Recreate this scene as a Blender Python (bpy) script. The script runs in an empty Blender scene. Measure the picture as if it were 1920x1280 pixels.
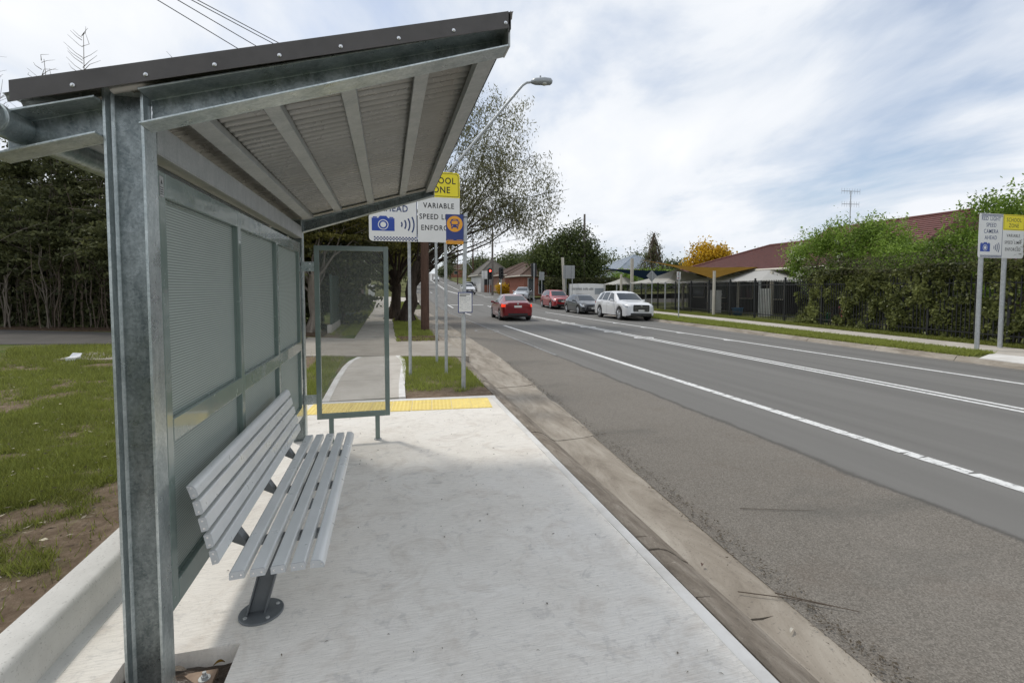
import bpy, math, random
import numpy as np
from mathutils import Vector, Matrix
random.seed(7)
RNG = np.random.default_rng(11)
S = bpy.context.scene
COL = S.collection
rad = math.radians

# ---------------------------------------------------------------- camera
cam_d = bpy.data.cameras.new("camera")
cam = bpy.data.objects.new("camera", cam_d)
COL.objects.link(cam)
S.camera = cam
cam_d.sensor_width = 36.0
cam_d.lens = 900.0 / 1920.0 * 36.0
cam_d.shift_y = -55.0 / 1920.0
cam_d.clip_start = 0.05
cam_d.clip_end = 3000
cam.location = (0, 0, 1.65)
cam.rotation_euler = (rad(90 - 2.799), 0, -rad(14.498))

# ---------------------------------------------------------------- sun and sky
SUN_TO = Vector((-0.37, 0.52, 1.0)).normalized()      # direction towards the sun
SUN_EL = math.asin(SUN_TO.z)
SUN_AZ = math.atan2(SUN_TO.x, SUN_TO.y)
sun_d = bpy.data.lights.new("sun", 'SUN')
sun_d.energy = 0.8
sun_d.angle = rad(8.0)
sun_d.color = (1.0, 0.95, 0.87)
sun = bpy.data.objects.new("sun", sun_d)
COL.objects.link(sun)
sun.rotation_euler = (-SUN_TO).to_track_quat('-Z', 'Y').to_euler()

world = bpy.data.worlds.new("World")
S.world = world
world.use_nodes = True
def build_world():
    nt = world.node_tree
    N, L = nt.nodes, nt.links
    N.clear()
    out = N.new('ShaderNodeOutputWorld')
    bg = N.new('ShaderNodeBackground')
    sky = N.new('ShaderNodeTexSky')
    sky.sky_type = 'NISHITA'
    sky.sun_disc = False
    sky.sun_elevation = SUN_EL
    sky.sun_rotation = SUN_AZ
    sky.air_density = 1.0
    sky.dust_density = 1.5
    tc = N.new('ShaderNodeTexCoord')
    sep = N.new('ShaderNodeSeparateXYZ')
    L.new(tc.outputs['Generated'], sep.inputs[0])
    def m(op, a, b=None, c=None, clamp=False):
        n = N.new('ShaderNodeMath'); n.operation = op; n.use_clamp = clamp
        for i, v in enumerate((a, b, c)):
            if v is None: continue
            if isinstance(v, (int, float)): n.inputs[i].default_value = v
            else: L.new(v, n.inputs[i])
        return n.outputs[0]
    zc = m('ADD', m('MAXIMUM', sep.outputs[2], 0.0), 0.24)
    u = m('DIVIDE', sep.outputs[0], zc)
    v = m('DIVIDE', sep.outputs[1], zc)
    def noise(scale, det, rough, rot, sx, sy, off, dist=0.0):
        cb = N.new('ShaderNodeCombineXYZ')
        L.new(u, cb.inputs[0]); L.new(v, cb.inputs[1])
        mp = N.new('ShaderNodeMapping')
        mp.inputs['Rotation'].default_value = (0, 0, rot)
        mp.inputs['Scale'].default_value = (sx, sy, 1)
        mp.inputs['Location'].default_value = off
        L.new(cb.outputs[0], mp.inputs[0])
        nz = N.new('ShaderNodeTexNoise')
        nz.inputs['Scale'].default_value = scale
        nz.inputs['Detail'].default_value = det
        nz.inputs['Roughness'].default_value = rough
        nz.inputs['Distortion'].default_value = dist
        L.new(mp.outputs[0], nz.inputs[0])
        return nz.outputs[0]
    big = noise(0.75, 5, 0.55, 0.7, 1.0, 0.72, (3.1, 0.4, 0), 0.3)
    fine = noise(1.9, 8, 0.56, 0.85, 1.0, 0.66, (0.3, 5.2, 0), 0.35)
    wisp = noise(4.2, 7, 0.6, 0.9, 1.0, 0.6, (7.3, 1.2, 0), 0.4)
    cov = m('ADD', m('ADD', m('MULTIPLY', big, 0.55), m('MULTIPLY', fine, 0.33)), m('MULTIPLY', wisp, 0.12))
    def ramp(inp, stops):
        r = N.new('ShaderNodeValToRGB')
        while len(r.color_ramp.elements) < len(stops): r.color_ramp.elements.new(0.5)
        for e, (p, c) in zip(r.color_ramp.elements, stops):
            e.position = p; e.color = (*c, 1)
        L.new(inp, r.inputs[0])
        return r.outputs[0]
    mask = ramp(cov, [(0.37, (0.25,) * 3), (0.44, (0.72,) * 3), (0.51, (1,) * 3)])
    thick = m('ADD', m('MULTIPLY', fine, 0.55), m('MULTIPLY', big, 0.45))
    ccol = ramp(thick, [(0.33, (0.258, 0.292, 0.348)), (0.43, (0.322, 0.352, 0.398)), (0.52, (0.402, 0.418, 0.442)), (0.68, (0.468, 0.472, 0.480))])
    mul = N.new('ShaderNodeMix'); mul.data_type = 'RGBA'; mul.blend_type = 'MULTIPLY'
    mul.inputs[0].default_value = 1.0
    L.new(sky.outputs[0], mul.inputs[6]); mul.inputs[7].default_value = (0.066, 0.066, 0.066, 1)
    mix = N.new('ShaderNodeMix'); mix.data_type = 'RGBA'
    L.new(mask, mix.inputs[0]); L.new(mul.outputs[2], mix.inputs[6]); L.new(ccol, mix.inputs[7])
    L.new(mix.outputs[2], bg.inputs[0])
    bg.inputs[1].default_value = 1.0
    L.new(bg.outputs[0], out.inputs[0])
build_world()

S.view_settings.view_transform = 'Standard'
S.view_settings.look = 'None'
S.view_settings.exposure = 1.15
S.view_settings.gamma = 1.0
S.view_settings.use_curve_mapping = False
S.cycles.max_bounces = 8
S.cycles.transparent_max_bounces = 16

# ---------------------------------------------------------------- terrain profile
def zg(y):
    return float(np.interp(y, [-100, 38, 48, 60, 90, 180, 270, 400, 700], [0, 0, 0.38, 0.9, 1.45, 4.9, 10.0, 14.0, 16.0]))
def road_c(y):          # how far the carriageway swings to the right with distance
    return float(np.interp(y, [0, 45, 80, 180, 300, 400], [0, 0, 1.0, 6.6, 17.0, 27.0]))

# ---------------------------------------------------------------- node helper and materials
class NT:
    def __init__(s, name):
        s.mat = bpy.data.materials.new(name)
        s.mat.use_nodes = True
        s.nt = s.mat.node_tree
        s.N, s.L = s.nt.nodes, s.nt.links
        s.bsdf = s.N['Principled BSDF']
        s.out = s.N['Material Output']
        s.tc = None
    def co(s, kind='Object', scale=(1, 1, 1), rot=(0, 0, 0)):
        if s.tc is None: s.tc = s.N.new('ShaderNodeTexCoord')
        if kind == 'World':
            g = s.N.new('ShaderNodeNewGeometry'); src = g.outputs['Position']
        else: src = s.tc.outputs[kind]
        mp = s.N.new('ShaderNodeMapping')
        mp.inputs['Scale'].default_value = scale
        mp.inputs['Rotation'].default_value = rot
        s.L.new(src, mp.inputs[0])
        return mp.outputs[0]
    def noise(s, co, scale, detail=4, rough=0.55, dist=0.0):
        n = s.N.new('ShaderNodeTexNoise')
        n.inputs['Scale'].default_value = scale
        n.inputs['Detail'].default_value = detail
        n.inputs['Roughness'].default_value = rough
        n.inputs['Distortion'].default_value = dist
        s.L.new(co, n.inputs[0])
        return n.outputs[0]
    def voronoi(s, co, scale, feature='F1', out='Distance'):
        n = s.N.new('ShaderNodeTexVoronoi')
        n.feature = feature
        n.inputs['Scale'].default_value = scale
        s.L.new(co, n.inputs[0])
        return n.outputs[out]
    def wave(s, co, scale, axis='X', dist=0.0, prof='SIN', dscale=1.0):
        n = s.N.new('ShaderNodeTexWave')
        n.bands_direction = axis; n.wave_profile = prof
        n.inputs['Scale'].default_value = scale
        n.inputs['Distortion'].default_value = dist
        n.inputs['Detail Scale'].default_value = dscale
        s.L.new(co, n.inputs[0])
        return n.outputs[1]
    def ramp(s, inp, stops):
        r = s.N.new('ShaderNodeValToRGB')
        while len(r.color_ramp.elements) < len(stops): r.color_ramp.elements.new(0.5)
        for e, (p, c) in zip(r.color_ramp.elements, stops):
            if isinstance(c, (int, float)): c = (c, c, c)
            e.position = p; e.color = (*c, 1)
        s.L.new(inp, r.inputs[0])
        return r.outputs[0]
    def math(s, op, a, b=None, clamp=False):
        n = s.N.new('ShaderNodeMath'); n.operation = op; n.use_clamp = clamp
        for i, v in enumerate((a, b)):
            if v is None: continue
            if isinstance(v, (int, float)): n.inputs[i].default_value = v
            else: s.L.new(v, n.inputs[i])
        return n.outputs[0]
    def mix(s, f, a, b, blend='MIX'):
        n = s.N.new('ShaderNodeMix'); n.data_type = 'RGBA'; n.blend_type = blend
        for i, v in ((0, f), (6, a), (7, b)):
            if isinstance(v, (int, float)): n.inputs[i].default_value = v
            elif isinstance(v, tuple): n.inputs[i].default_value = (*v, 1)
            else: s.L.new(v, n.inputs[i])
        return n.outputs[2]
    def set(s, **k):
        for key, v in k.items():
            i = s.bsdf.inputs[{'col': 'Base Color', 'rough': 'Roughness', 'metal': 'Metallic', 'spec': 'Specular IOR Level',
                               'alpha': 'Alpha', 'coat': 'Coat Weight', 'emit': 'Emission Color', 'emits': 'Emission Strength',
                               'trans': 'Transmission Weight', 'normal': 'Normal', 'ior': 'IOR', 'sheen': 'Sheen Weight'}[key]]
            if isinstance(v, (int, float)): i.default_value = v
            elif isinstance(v, tuple): i.default_value = (*v, 1)
            else: s.L.new(v, i)
        return s
    def bump(s, h, strength=0.3, dist=0.01, prev=None):
        b = s.N.new('ShaderNodeBump')
        b.inputs['Strength'].default_value = strength
        b.inputs['Distance'].default_value = dist
        s.L.new(h, b.inputs['Height'])
        if prev is not None: s.L.new(prev, b.inputs['Normal'])
        return b.outputs[0]

M = {}
def simple(key, c1, c2=None, rough=0.6, metal=0.0, scale=6.0, bump=None, coat=0.0, space='Object', spec=None, detail=5):
    t = NT(key)
    c2 = c2 or tuple(x * 0.82 for x in c1)
    co = t.co(space)
    n = t.noise(co, scale, detail, 0.6)
    t.set(col=t.ramp(n, [(0.3, c2), (0.7, c1)]), metal=metal, coat=coat)
    r2 = t.noise(co, scale * 2.3, 3)
    t.set(rough=t.ramp(r2, [(0.3, max(0.02, rough - 0.08)), (0.7, min(1, rough + 0.08))]))
    if spec is not None: t.set(spec=spec)
    if bump:
        t.set(normal=t.bump(t.noise(co, bump[0], 4), bump[1], bump[2] if len(bump) > 2 else 0.01))
    M[key] = t.mat
    return t

def leaf_mat(key, dark, light, rough=0.55, trans=0.35):
    t = NT(key)
    a = t.N.new('ShaderNodeAttribute'); a.attribute_name = 'tint'
    col = t.ramp(a.outputs['Fac'], [(0.0, dark), (1.0, light)])
    t.set(col=col, rough=rough, spec=0.25)
    tr = t.N.new('ShaderNodeBsdfTranslucent')
    t.L.new(col, tr.inputs[0])
    ms = t.N.new('ShaderNodeMixShader'); ms.inputs[0].default_value = trans
    t.L.new(t.bsdf.outputs[0], ms.inputs[1]); t.L.new(tr.outputs[0], ms.inputs[2])
    t.L.new(ms.outputs[0], t.out.inputs[0])
    M[key] = t.mat

def make_materials():
    # fresh broom-finished concrete of the bus pad
    t = NT('pad_concrete'); co = t.co('World')
    stain = t.noise(co, 1.1, 6, 0.65, 0.6)
    fine = t.noise(t.co('World', (1, 1, 1)), 55, 4, 0.7)
    broom = t.noise(t.co('World', (9, 160, 1)), 1.0, 5, 0.65)
    base = t.ramp(stain, [(0.28, (0.66, 0.605, 0.52)), (0.5, (0.80, 0.75, 0.665)), (0.72, (0.84, 0.80, 0.73))])
    grime = t.ramp(t.noise(co, 2.7, 8, 0.72, 1.2), [(0.50, 0.0), (0.66, 0.7)])
    base = t.mix(grime, base, (0.52, 0.44, 0.35))
    blot = t.ramp(t.noise(co, 6.5, 6, 0.7, 0.6), [(0.57, 0.0), (0.65, 0.6)])
    base = t.mix(blot, base, (0.42, 0.39, 0.35))
    ring = t.ramp(t.noise(t.co('World', (1.0, 1.4, 1)), 3.2, 2, 0.5, 2.5), [(0.485, 0.0), (0.5, 0.28), (0.515, 0.0)])
    base = t.mix(ring, base, (0.40, 0.38, 0.35))
    specks = t.ramp(t.noise(co, 120, 2, 0.5), [(0.62, 0.0), (0.72, 0.55)])
    base = t.mix(specks, base, (0.33, 0.30, 0.27))
    base = t.mix(0.42, base, t.ramp(broom, [(0.32, (0.44, 0.425, 0.395)), (0.6, (0.82, 0.80, 0.765))]))
    nb = t.bump(broom, 0.55, 0.004); nb = t.bump(fine, 0.3, 0.002, nb)
    t.set(col=base, rough=0.88, normal=nb, spec=0.2); M['pad_concrete'] = t.mat
    t = NT('edge_concrete'); co = t.co('World')
    n = t.noise(co, 2.2, 8, 0.7)
    t.set(col=t.ramp(n, [(0.3, (0.54, 0.515, 0.475)), (0.6, (0.72, 0.705, 0.675))]), rough=0.8, spec=0.2,
          normal=t.bump(t.noise(co, 60, 4), 0.25, 0.003)); M['edge_concrete'] = t.mat
    t = NT('upstand_concrete'); co = t.co('World')
    n = t.noise(co, 2.4, 7, 0.65)
    b = t.ramp(n, [(0.3, (0.55, 0.535, 0.50)), (0.65, (0.70, 0.685, 0.65))])
    b = t.mix(t.ramp(t.noise(co, 90, 2), [(0.62, 0.0), (0.7, 0.5)]), b, (0.30, 0.28, 0.26))
    t.set(col=b, rough=0.85, spec=0.2, normal=t.bump(t.noise(co, 40, 5), 0.35, 0.005)); M['upstand_concrete'] = t.mat
    # weathered kerb and gutter
    t = NT('kerb_concrete'); co = t.co('World')
    n = t.noise(t.co('World', (2.2, 0.5, 1)), 2.0, 8, 0.7, 0.6)
    b = t.ramp(n, [(0.22, (0.135, 0.112, 0.086)), (0.45, (0.275, 0.24, 0.195)), (0.72, (0.43, 0.39, 0.33))])
    b = t.mix(t.ramp(t.noise(co, 70, 3, 0.6), [(0.6, 0.0), (0.72, 0.7)]), b, (0.12, 0.105, 0.09))
    t.set(col=b, rough=0.85, spec=0.25, normal=t.bump(t.noise(co, 35, 6, 0.7), 0.6, 0.006)); M['kerb_concrete'] = t.mat
    t = NT('kerb_stained'); co = t.co('World')
    n = t.noise(t.co('World', (3.0, 0.9, 1)), 2.6, 8, 0.72, 0.5)
    b = t.ramp(n, [(0.25, (0.11, 0.09, 0.07)), (0.5, (0.235, 0.20, 0.16)), (0.76, (0.39, 0.35, 0.295))])
    b = t.mix(t.ramp(t.noise(co, 45, 4, 0.7), [(0.58, 0.0), (0.7, 0.6)]), b, (0.10, 0.085, 0.07))
    b = t.mix(t.ramp(t.noise(co, 9, 5, 0.75), [(0.64, 0.0), (0.68, 0.7)]), b, (0.42, 0.37, 0.31))
    t.set(col=b, rough=0.88, spec=0.2, normal=t.bump(t.noise(co, 30, 7, 0.75), 0.9, 0.010)); M['kerb_stained'] = t.mat
    t = NT('path_concrete'); co = t.co('World')
    n = t.noise(co, 0.9, 8, 0.7, 0.5)
    b = t.ramp(n, [(0.3, (0.40, 0.365, 0.315)), (0.7, (0.56, 0.525, 0.47))])
    b = t.mix(t.ramp(t.noise(co, 14, 4, 0.7), [(0.58, 0.0), (0.75, 0.5)]), b, (0.22, 0.19, 0.16))
    t.set(col=b, rough=0.9, spec=0.2, normal=t.bump(t.noise(co, 30, 5), 0.4, 0.005)); M['path_concrete'] = t.mat
    t = NT('old_path_concrete'); co = t.co('World')
    n = t.noise(co, 0.8, 8, 0.7, 0.5)
    b = t.ramp(n, [(0.3, (0.25, 0.222, 0.185)), (0.7, (0.39, 0.355, 0.305))])
    t.set(col=b, rough=0.9, spec=0.2, normal=t.bump(t.noise(co, 30, 5), 0.4, 0.005)); M['old_path_concrete'] = t.mat
    # carriageway: coarse brownish kerb lane, smoother grey lanes beyond the joint
    t = NT('asphalt'); co = t.co('World')
    sx = t.N.new('ShaderNodeSeparateXYZ'); t.L.new(co, sx.inputs[0])
    wob = t.noise(co, 0.9, 6, 0.7)
    edge = t.math('ADD', sx.outputs[0], t.math('MULTIPLY', wob, 0.35))
    lane = t.ramp(t.math('MULTIPLY', t.math('SUBTRACT', edge, 3.9), 0.5), [(0.27, 0.0), (0.31, 1.0)])
    big = t.noise(co, 0.35, 5, 0.6, 0.6)
    # coarse stones
    chips = t.voronoi(co, 140, out='Color')
    cs = t.N.new('ShaderNodeSeparateColor'); t.L.new(chips, cs.inputs[0])
    c_kerb = t.mix(0.5, t.ramp(big, [(0.3, (0.165, 0.150, 0.128)), (0.7, (0.225, 0.207, 0.180))]),
                   t.ramp(cs.outputs[0], [(0.0, (0.055, 0.048, 0.039)), (0.5, (0.15, 0.134, 0.112)), (1.0, (0.30, 0.272, 0.235))]))
    rust = t.ramp(t.noise(co, 1.4, 5, 0.7), [(0.55, 0.0), (0.75, 0.35)])
    c_kerb = t.mix(rust, c_kerb, (0.135, 0.105, 0.08))
    crack = t.ramp(t.voronoi(t.mix(0.12, t.co('World', (0.35, 1.1, 1)), t.N.new('ShaderNodeTexNoise').outputs['Color']), 0.9, 'DISTANCE_TO_EDGE'), [(0.0, 0.75), (0.006, 0.35), (0.011, 0.0)])
    crack = t.math('MULTIPLY', crack, 0.0)
    c_kerb = t.mix(crack, c_kerb, (0.05, 0.046, 0.04))
    damp = t.ramp(t.noise(t.co('World', (0.7, 1.9, 1)), 0.55, 4, 0.55), [(0.56, 0.0), (0.68, 0.45)])
    c_kerb = t.mix(damp, c_kerb, (0.082, 0.082, 0.073))
    tracks = t.noise(t.co('World', (1.3, 0.05, 1)), 1.2, 5, 0.6)
    c_lane = t.ramp(tracks, [(0.28, (0.118, 0.114, 0.105)), (0.5, (0.165, 0.16, 0.148)), (0.72, (0.205, 0.199, 0.185))])
    c_lane = t.mix(0.4, c_lane, t.ramp(t.noise(co, 150, 3, 0.7), [(0.3, (0.06, 0.058, 0.054)), (0.7, (0.25, 0.243, 0.228))]))
    col = t.mix(lane, c_kerb, c_lane)
    seam = t.ramp(t.math('MULTIPLY', t.math('SUBTRACT', edge, 3.9), 0.5), [(0.255, 0.0), (0.285, 0.7), (0.32, 0.0)])
    col = t.mix(seam, col, (0.06, 0.057, 0.053))
    h = t.mix(lane, t.voronoi(co, 140), t.noise(co, 150, 3))
    t.set(col=col, rough=0.86, spec=0.3, normal=t.bump(h, 0.55, 0.004)); M['asphalt'] = t.mat
    simple('old_asphalt', (0.105, 0.098, 0.088), (0.07, 0.066, 0.06), 0.9, scale=0.7, bump=(60, 0.5, 0.004), space='World', spec=0.2)
    # road paint, worn
    t = NT('road_paint'); co = t.co('World')
    w = t.ramp(t.noise(co, 16, 7, 0.75), [(0.36, (0.30, 0.30, 0.29)), (0.47, (0.66, 0.66, 0.64)), (0.7, (0.80, 0.80, 0.78))])
    t.set(col=w, rough=0.7, normal=t.bump(t.noise(co, 70, 3), 0.3, 0.003)); M['road_paint'] = t.mat
    t = NT('faded_paint'); co = t.co('World')
    w = t.ramp(t.noise(co, 9, 7, 0.75), [(0.40, (0.11, 0.11, 0.108)), (0.6, (0.34, 0.34, 0.33))])
    t.set(col=w, rough=0.8); M['faded_paint'] = t.mat
    # galvanised steel with spangle
    def galv(key, c1, c2, metal, r):
        t = NT(key); co = t.co('Object')
        sp = t.voronoi(co, 120, out='Color')
        s2 = t.N.new('ShaderNodeSeparateColor'); t.L.new(sp, s2.inputs[0])
        b = t.mix(0.35, t.ramp(t.noise(t.co('Object', (1.6, 1.6, 0.7)), 7, 8, 0.72, 0.5), [(0.36, c2), (0.64, c1)]), t.ramp(s2.outputs[0], [(0, c2), (1, c1)]))
        scuff = t.ramp(t.noise(t.co('Object', (3, 3, 0.6)), 16, 6, 0.75), [(0.66, 0.0), (0.72, 0.6)])
        b = t.mix(scuff, b, tuple(min(1, x * 1.25 + 0.05) for x in c1))
        t.set(col=b, metal=metal, rough=t.ramp(t.noise(co, 9, 5, 0.7), [(0.3, r - 0.1), (0.7, r + 0.14)]),
              normal=t.bump(t.noise(t.co('Object', (1, 1, 0.4)), 30, 4), 0.12, 0.003)); M[key] = t.mat
    galv('galvanised', (0.62, 0.665, 0.66), (0.30, 0.35, 0.355), 0.8, 0.32)
    galv('galvanised_shade_tone', (0.29, 0.32, 0.32), (0.085, 0.105, 0.108), 0.8, 0.30)  # darker copy of the steel: dim reflection and channel shade put into the colour
    galv('galvanised_dull', (0.50, 0.51, 0.50), (0.34, 0.36, 0.355), 0.45, 0.5)
    simple('pole_steel', (0.50, 0.52, 0.53), (0.36, 0.38, 0.385), 0.48, 0.4, 14)
    simple('green_coat', (0.185, 0.24, 0.215), (0.155, 0.205, 0.185), 0.22, 0.0, 4, coat=0.5)
    simple('dark_fascia', (0.085, 0.078, 0.074), (0.062, 0.057, 0.054), 0.5, 0.0, 7)
    simple('slat_paint', (0.74, 0.75, 0.74), (0.66, 0.675, 0.665), 0.34, 0.2, 5)
    simple('slat_cap', (0.50, 0.515, 0.52), (0.42, 0.435, 0.44), 0.45, 0.1, 9)
    simple('bench_leg', (0.17, 0.185, 0.195), (0.13, 0.142, 0.15), 0.4, 0.3, 8)
    simple('roof_sheet', (0.36, 0.35, 0.32), (0.30, 0.292, 0.265), 0.30, 0.45, 3)
    simple('screw', (0.75, 0.76, 0.77), None, 0.25, 0.9, 20)
    simple('plate_rust', (0.34, 0.25, 0.18), (0.20, 0.14, 0.10), 0.7, 0.25, 12, bump=(40, 0.5, 0.004))
    simple('mud', (0.075, 0.052, 0.036), (0.035, 0.025, 0.018), 0.35, 0.0, 14, bump=(25, 0.9, 0.02))
    # perforated screens
    def screen(key, c1, c2, open_, per):
        t = NT(key); co = t.co('Object')
        w = t.wave(co, per, 'Z'); n = t.noise(t.co('Object', (1, 1, 3)), 6, 5, 0.6)
        b = t.mix(0.65, t.ramp(n, [(0.3, c2), (0.7, c1)]), t.ramp(w, [(0.25, tuple(x * 0.4 for x in c1)), (0.75, tuple(min(1, x * 1.6) for x in c1))]))
        t.set(col=b, rough=0.5, metal=0.1)
        tr = t.N.new('ShaderNodeBsdfTransparent')
        ms = t.N.new('ShaderNodeMixShader')
        f = t.math('ADD', t.math('MULTIPLY', t.wave(co, per, 'Z'), 0.16), open_ - 0.08)
        t.L.new(f, ms.inputs[0]); t.L.new(t.bsdf.outputs[0], ms.inputs[1]); t.L.new(tr.outputs[0], ms.inputs[2])
        t.L.new(ms.outputs[0], t.out.inputs[0]); M[key] = t.mat
    screen('back_screen', (0.35, 0.40, 0.37), (0.29, 0.335, 0.31), 0.12, 26)
    screen('end_screen', (0.26, 0.28, 0.26), (0.22, 0.235, 0.22), 0.78, 40)
    # ground
    t = NT('lawn'); co = t.co('World')
    a = t.N.new('ShaderNodeAttribute'); a.attribute_name = 'tint'
    soil = t.ramp(t.noise(co, 9, 8, 0.75, 0.4), [(0.3, (0.10, 0.070, 0.046)), (0.55, (0.215, 0.16, 0.113)), (0.75, (0.34, 0.275, 0.205))])
    green = t.ramp(t.noise(co, 4, 6, 0.7), [(0.3, (0.05, 0.07, 0.016)), (0.7, (0.12, 0.155, 0.034))])
    t.set(col=t.mix(a.outputs['Fac'], soil, green), rough=0.95, spec=0.1, normal=t.bump(t.noise(co, 22, 7, 0.75), 0.9, 0.03)); M['lawn'] = t.mat
    simple('ground', (0.10, 0.115, 0.05), (0.055, 0.06, 0.03), 0.95, scale=0.08, space='World', spec=0.1)
    simple('sand_soil', (0.34, 0.28, 0.21), (0.16, 0.115, 0.078), 0.95, scale=7, bump=(18, 0.9, 0.03), space='World', spec=0.1, detail=8)
    simple('litter', (0.12, 0.082, 0.055), (0.045, 0.03, 0.02), 0.95, scale=6, bump=(20, 1.0, 0.04), space='World', spec=0.1, detail=8)
    leaf_mat('grass', (0.115, 0.122, 0.030), (0.34, 0.38, 0.085), 0.6, 0.35)
    leaf_mat('leaf_euc', (0.07, 0.075, 0.036), (0.25, 0.245, 0.12), 0.5, 0.45)
    leaf_mat('leaf_olive', (0.05, 0.056, 0.018), (0.27, 0.25, 0.065), 0.5, 0.45)
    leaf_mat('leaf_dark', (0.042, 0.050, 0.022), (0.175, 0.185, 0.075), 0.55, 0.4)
    leaf_mat('leaf_ever', (0.028, 0.042, 0.014), (0.14, 0.175, 0.05))
    leaf_mat('leaf_shrub', (0.06, 0.11, 0.014), (0.33, 0.47, 0.085), 0.45, 0.4)
    leaf_mat('leaf_hedge', (0.045, 0.056, 0.018), (0.32, 0.35, 0.11), 0.36)
    leaf_mat('leaf_dry', (0.05, 0.045, 0.025), (0.15, 0.135, 0.085))
    leaf_mat('leaf_far', (0.05, 0.065, 0.03), (0.17, 0.20, 0.085))
    leaf_mat('leaf_rust', (0.10, 0.075, 0.02), (0.28, 0.20, 0.06))
    leaf_mat('leaf_gold', (0.36, 0.22, 0.012), (0.80, 0.52, 0.04), 0.6, 0.4)
    leaf_mat('leaf_fallen', (0.055, 0.04, 0.025), (0.62, 0.56, 0.42), 0.7, 0.1)
    leaf_mat('petal', (0.55, 0.58, 0.42), (0.75, 0.78, 0.62), 0.6, 0.3)
    def bark(key, c1, c2, sc):
        t = NT(key); co = t.co('Object', (1, 1, 0.18))
        n = t.noise(co, sc, 8, 0.7, 0.5)
        t.set(col=t.ramp(n, [(0.3, c2), (0.7, c1)]), rough=0.92, spec=0.15, normal=t.bump(n, 0.8, 0.03)); M[key] = t.mat
    bark('bark_dark', (0.085, 0.065, 0.05), (0.03, 0.023, 0.018), 9)
    bark('bark_grey', (0.25, 0.215, 0.175), (0.10, 0.085, 0.07), 9)
    bark('bark_mid', (0.17, 0.135, 0.105), (0.08, 0.062, 0.048), 8)
    bark('pole_timber', (0.135, 0.082, 0.06), (0.065, 0.04, 0.03), 10)
    bark('pole_grey', (0.22, 0.20, 0.18), (0.13, 0.115, 0.10), 10)
    # signs
    simple('sign_white', (0.78, 0.78, 0.76), (0.72, 0.72, 0.70), 0.45, scale=3)
    simple('sign_yellow', (0.86, 0.73, 0.02), (0.80, 0.67, 0.015), 0.45, scale=3)
    simple('sign_blue', (0.012, 0.06, 0.36), (0.010, 0.05, 0.31), 0.4, scale=3)
    simple('sign_navy', (0.022, 0.045, 0.20), (0.018, 0.036, 0.17), 0.4, scale=3)
    simple('sign_text_blue', (0.02, 0.045, 0.16), None, 0.5)
    simple('sign_black', (0.012, 0.012, 0.013), None, 0.5)
    simple('sign_orange', (0.80, 0.36, 0.025), (0.74, 0.32, 0.02), 0.45, scale=3)
    simple('sign_red', (0.55, 0.02, 0.02), None, 0.45)
    simple('sign_back', (0.36, 0.375, 0.385), (0.30, 0.31, 0.32), 0.45, 0.4, 5)
    simple('tactile_yellow', (0.90, 0.72, 0.22), (0.78, 0.60, 0.20), 0.6, scale=9, space='World', bump=(50, 0.3, 0.003))
    simple('black_metal', (0.020, 0.021, 0.022), (0.014, 0.015, 0.016), 0.45, 0.0, 6)
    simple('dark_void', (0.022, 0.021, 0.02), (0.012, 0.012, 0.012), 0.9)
    simple('fence_green', (0.030, 0.058, 0.042), (0.022, 0.043, 0.032), 0.45, 0.0, 2)
    simple('white_paint', (0.72, 0.72, 0.70), (0.62, 0.62, 0.60), 0.55, 0.0, 3)
    simple('cream_paint', (0.56, 0.52, 0.44), (0.48, 0.45, 0.38), 0.6, 0.0, 3)
    t = simple('sail_white', (0.80, 0.785, 0.75), (0.72, 0.705, 0.67), 0.7, 0.0, 1.5)
    tr = t.N.new('ShaderNodeBsdfTranslucent'); tr.inputs[0].default_value = (0.8, 0.785, 0.75, 1); ms = t.N.new('ShaderNodeMixShader'); ms.inputs[0].default_value = 0.5
    t.L.new(t.bsdf.outputs[0], ms.inputs[1]); t.L.new(tr.outputs[0], ms.inputs[2]); t.L.new(ms.outputs[0], t.out.inputs[0])
    simple('sail_tan', (0.15, 0.088, 0.020), (0.11, 0.064, 0.014), 1.0, 0.0, 2, spec=0.0)
    simple('sail_navy', (0.006, 0.011, 0.018), None, 1.0, 0.0, 2, spec=0.0)
    t = simple('banner', (0.80, 0.81, 0.81), (0.70, 0.72, 0.73), 0.5, 0.0, 2)
    tr = t.N.new('ShaderNodeBsdfTranslucent'); tr.inputs[0].default_value = (0.8, 0.81, 0.81, 1); ms = t.N.new('ShaderNodeMixShader'); ms.inputs[0].default_value = 0.5
    t.L.new(t.bsdf.outputs[0], ms.inputs[1]); t.L.new(tr.outputs[0], ms.inputs[2]); t.L.new(ms.outputs[0], t.out.inputs[0])
    simple('paper', (0.82, 0.82, 0.82), (0.74, 0.74, 0.74), 0.7)
    simple('weatherboard', (0.52, 0.56, 0.60), (0.45, 0.49, 0.53), 0.6, 0, 1)
    simple('metal_roof', (0.36, 0.41, 0.46), (0.30, 0.34, 0.39), 0.5, 0.2, 1)
    def tiles(key, c1, c2, p):
        t = NT(key); co = t.co('Object')
        n = t.noise(co, 5, 5, 0.7)
        t.set(col=t.ramp(n, [(0.3, c2), (0.7, c1)]), rough=0.75); M[key] = t.mat
    tiles('tile_red', (0.165, 0.058, 0.046), (0.09, 0.034, 0.030), 3)
    tiles('tile_brown', (0.17, 0.105, 0.075), (0.09, 0.058, 0.045), 3)
    tiles('tile_grey', (0.16, 0.145, 0.12), (0.09, 0.082, 0.07), 3)
    t = NT('brick'); co = t.co('Object')
    b = t.N.new('ShaderNodeTexBrick')
    b.inputs['Scale'].default_value = 4.0
    b.inputs['Color1'].default_value = (0.33, 0.10, 0.055, 1); b.inputs['Color2'].default_value = (0.25, 0.075, 0.045, 1)
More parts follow.
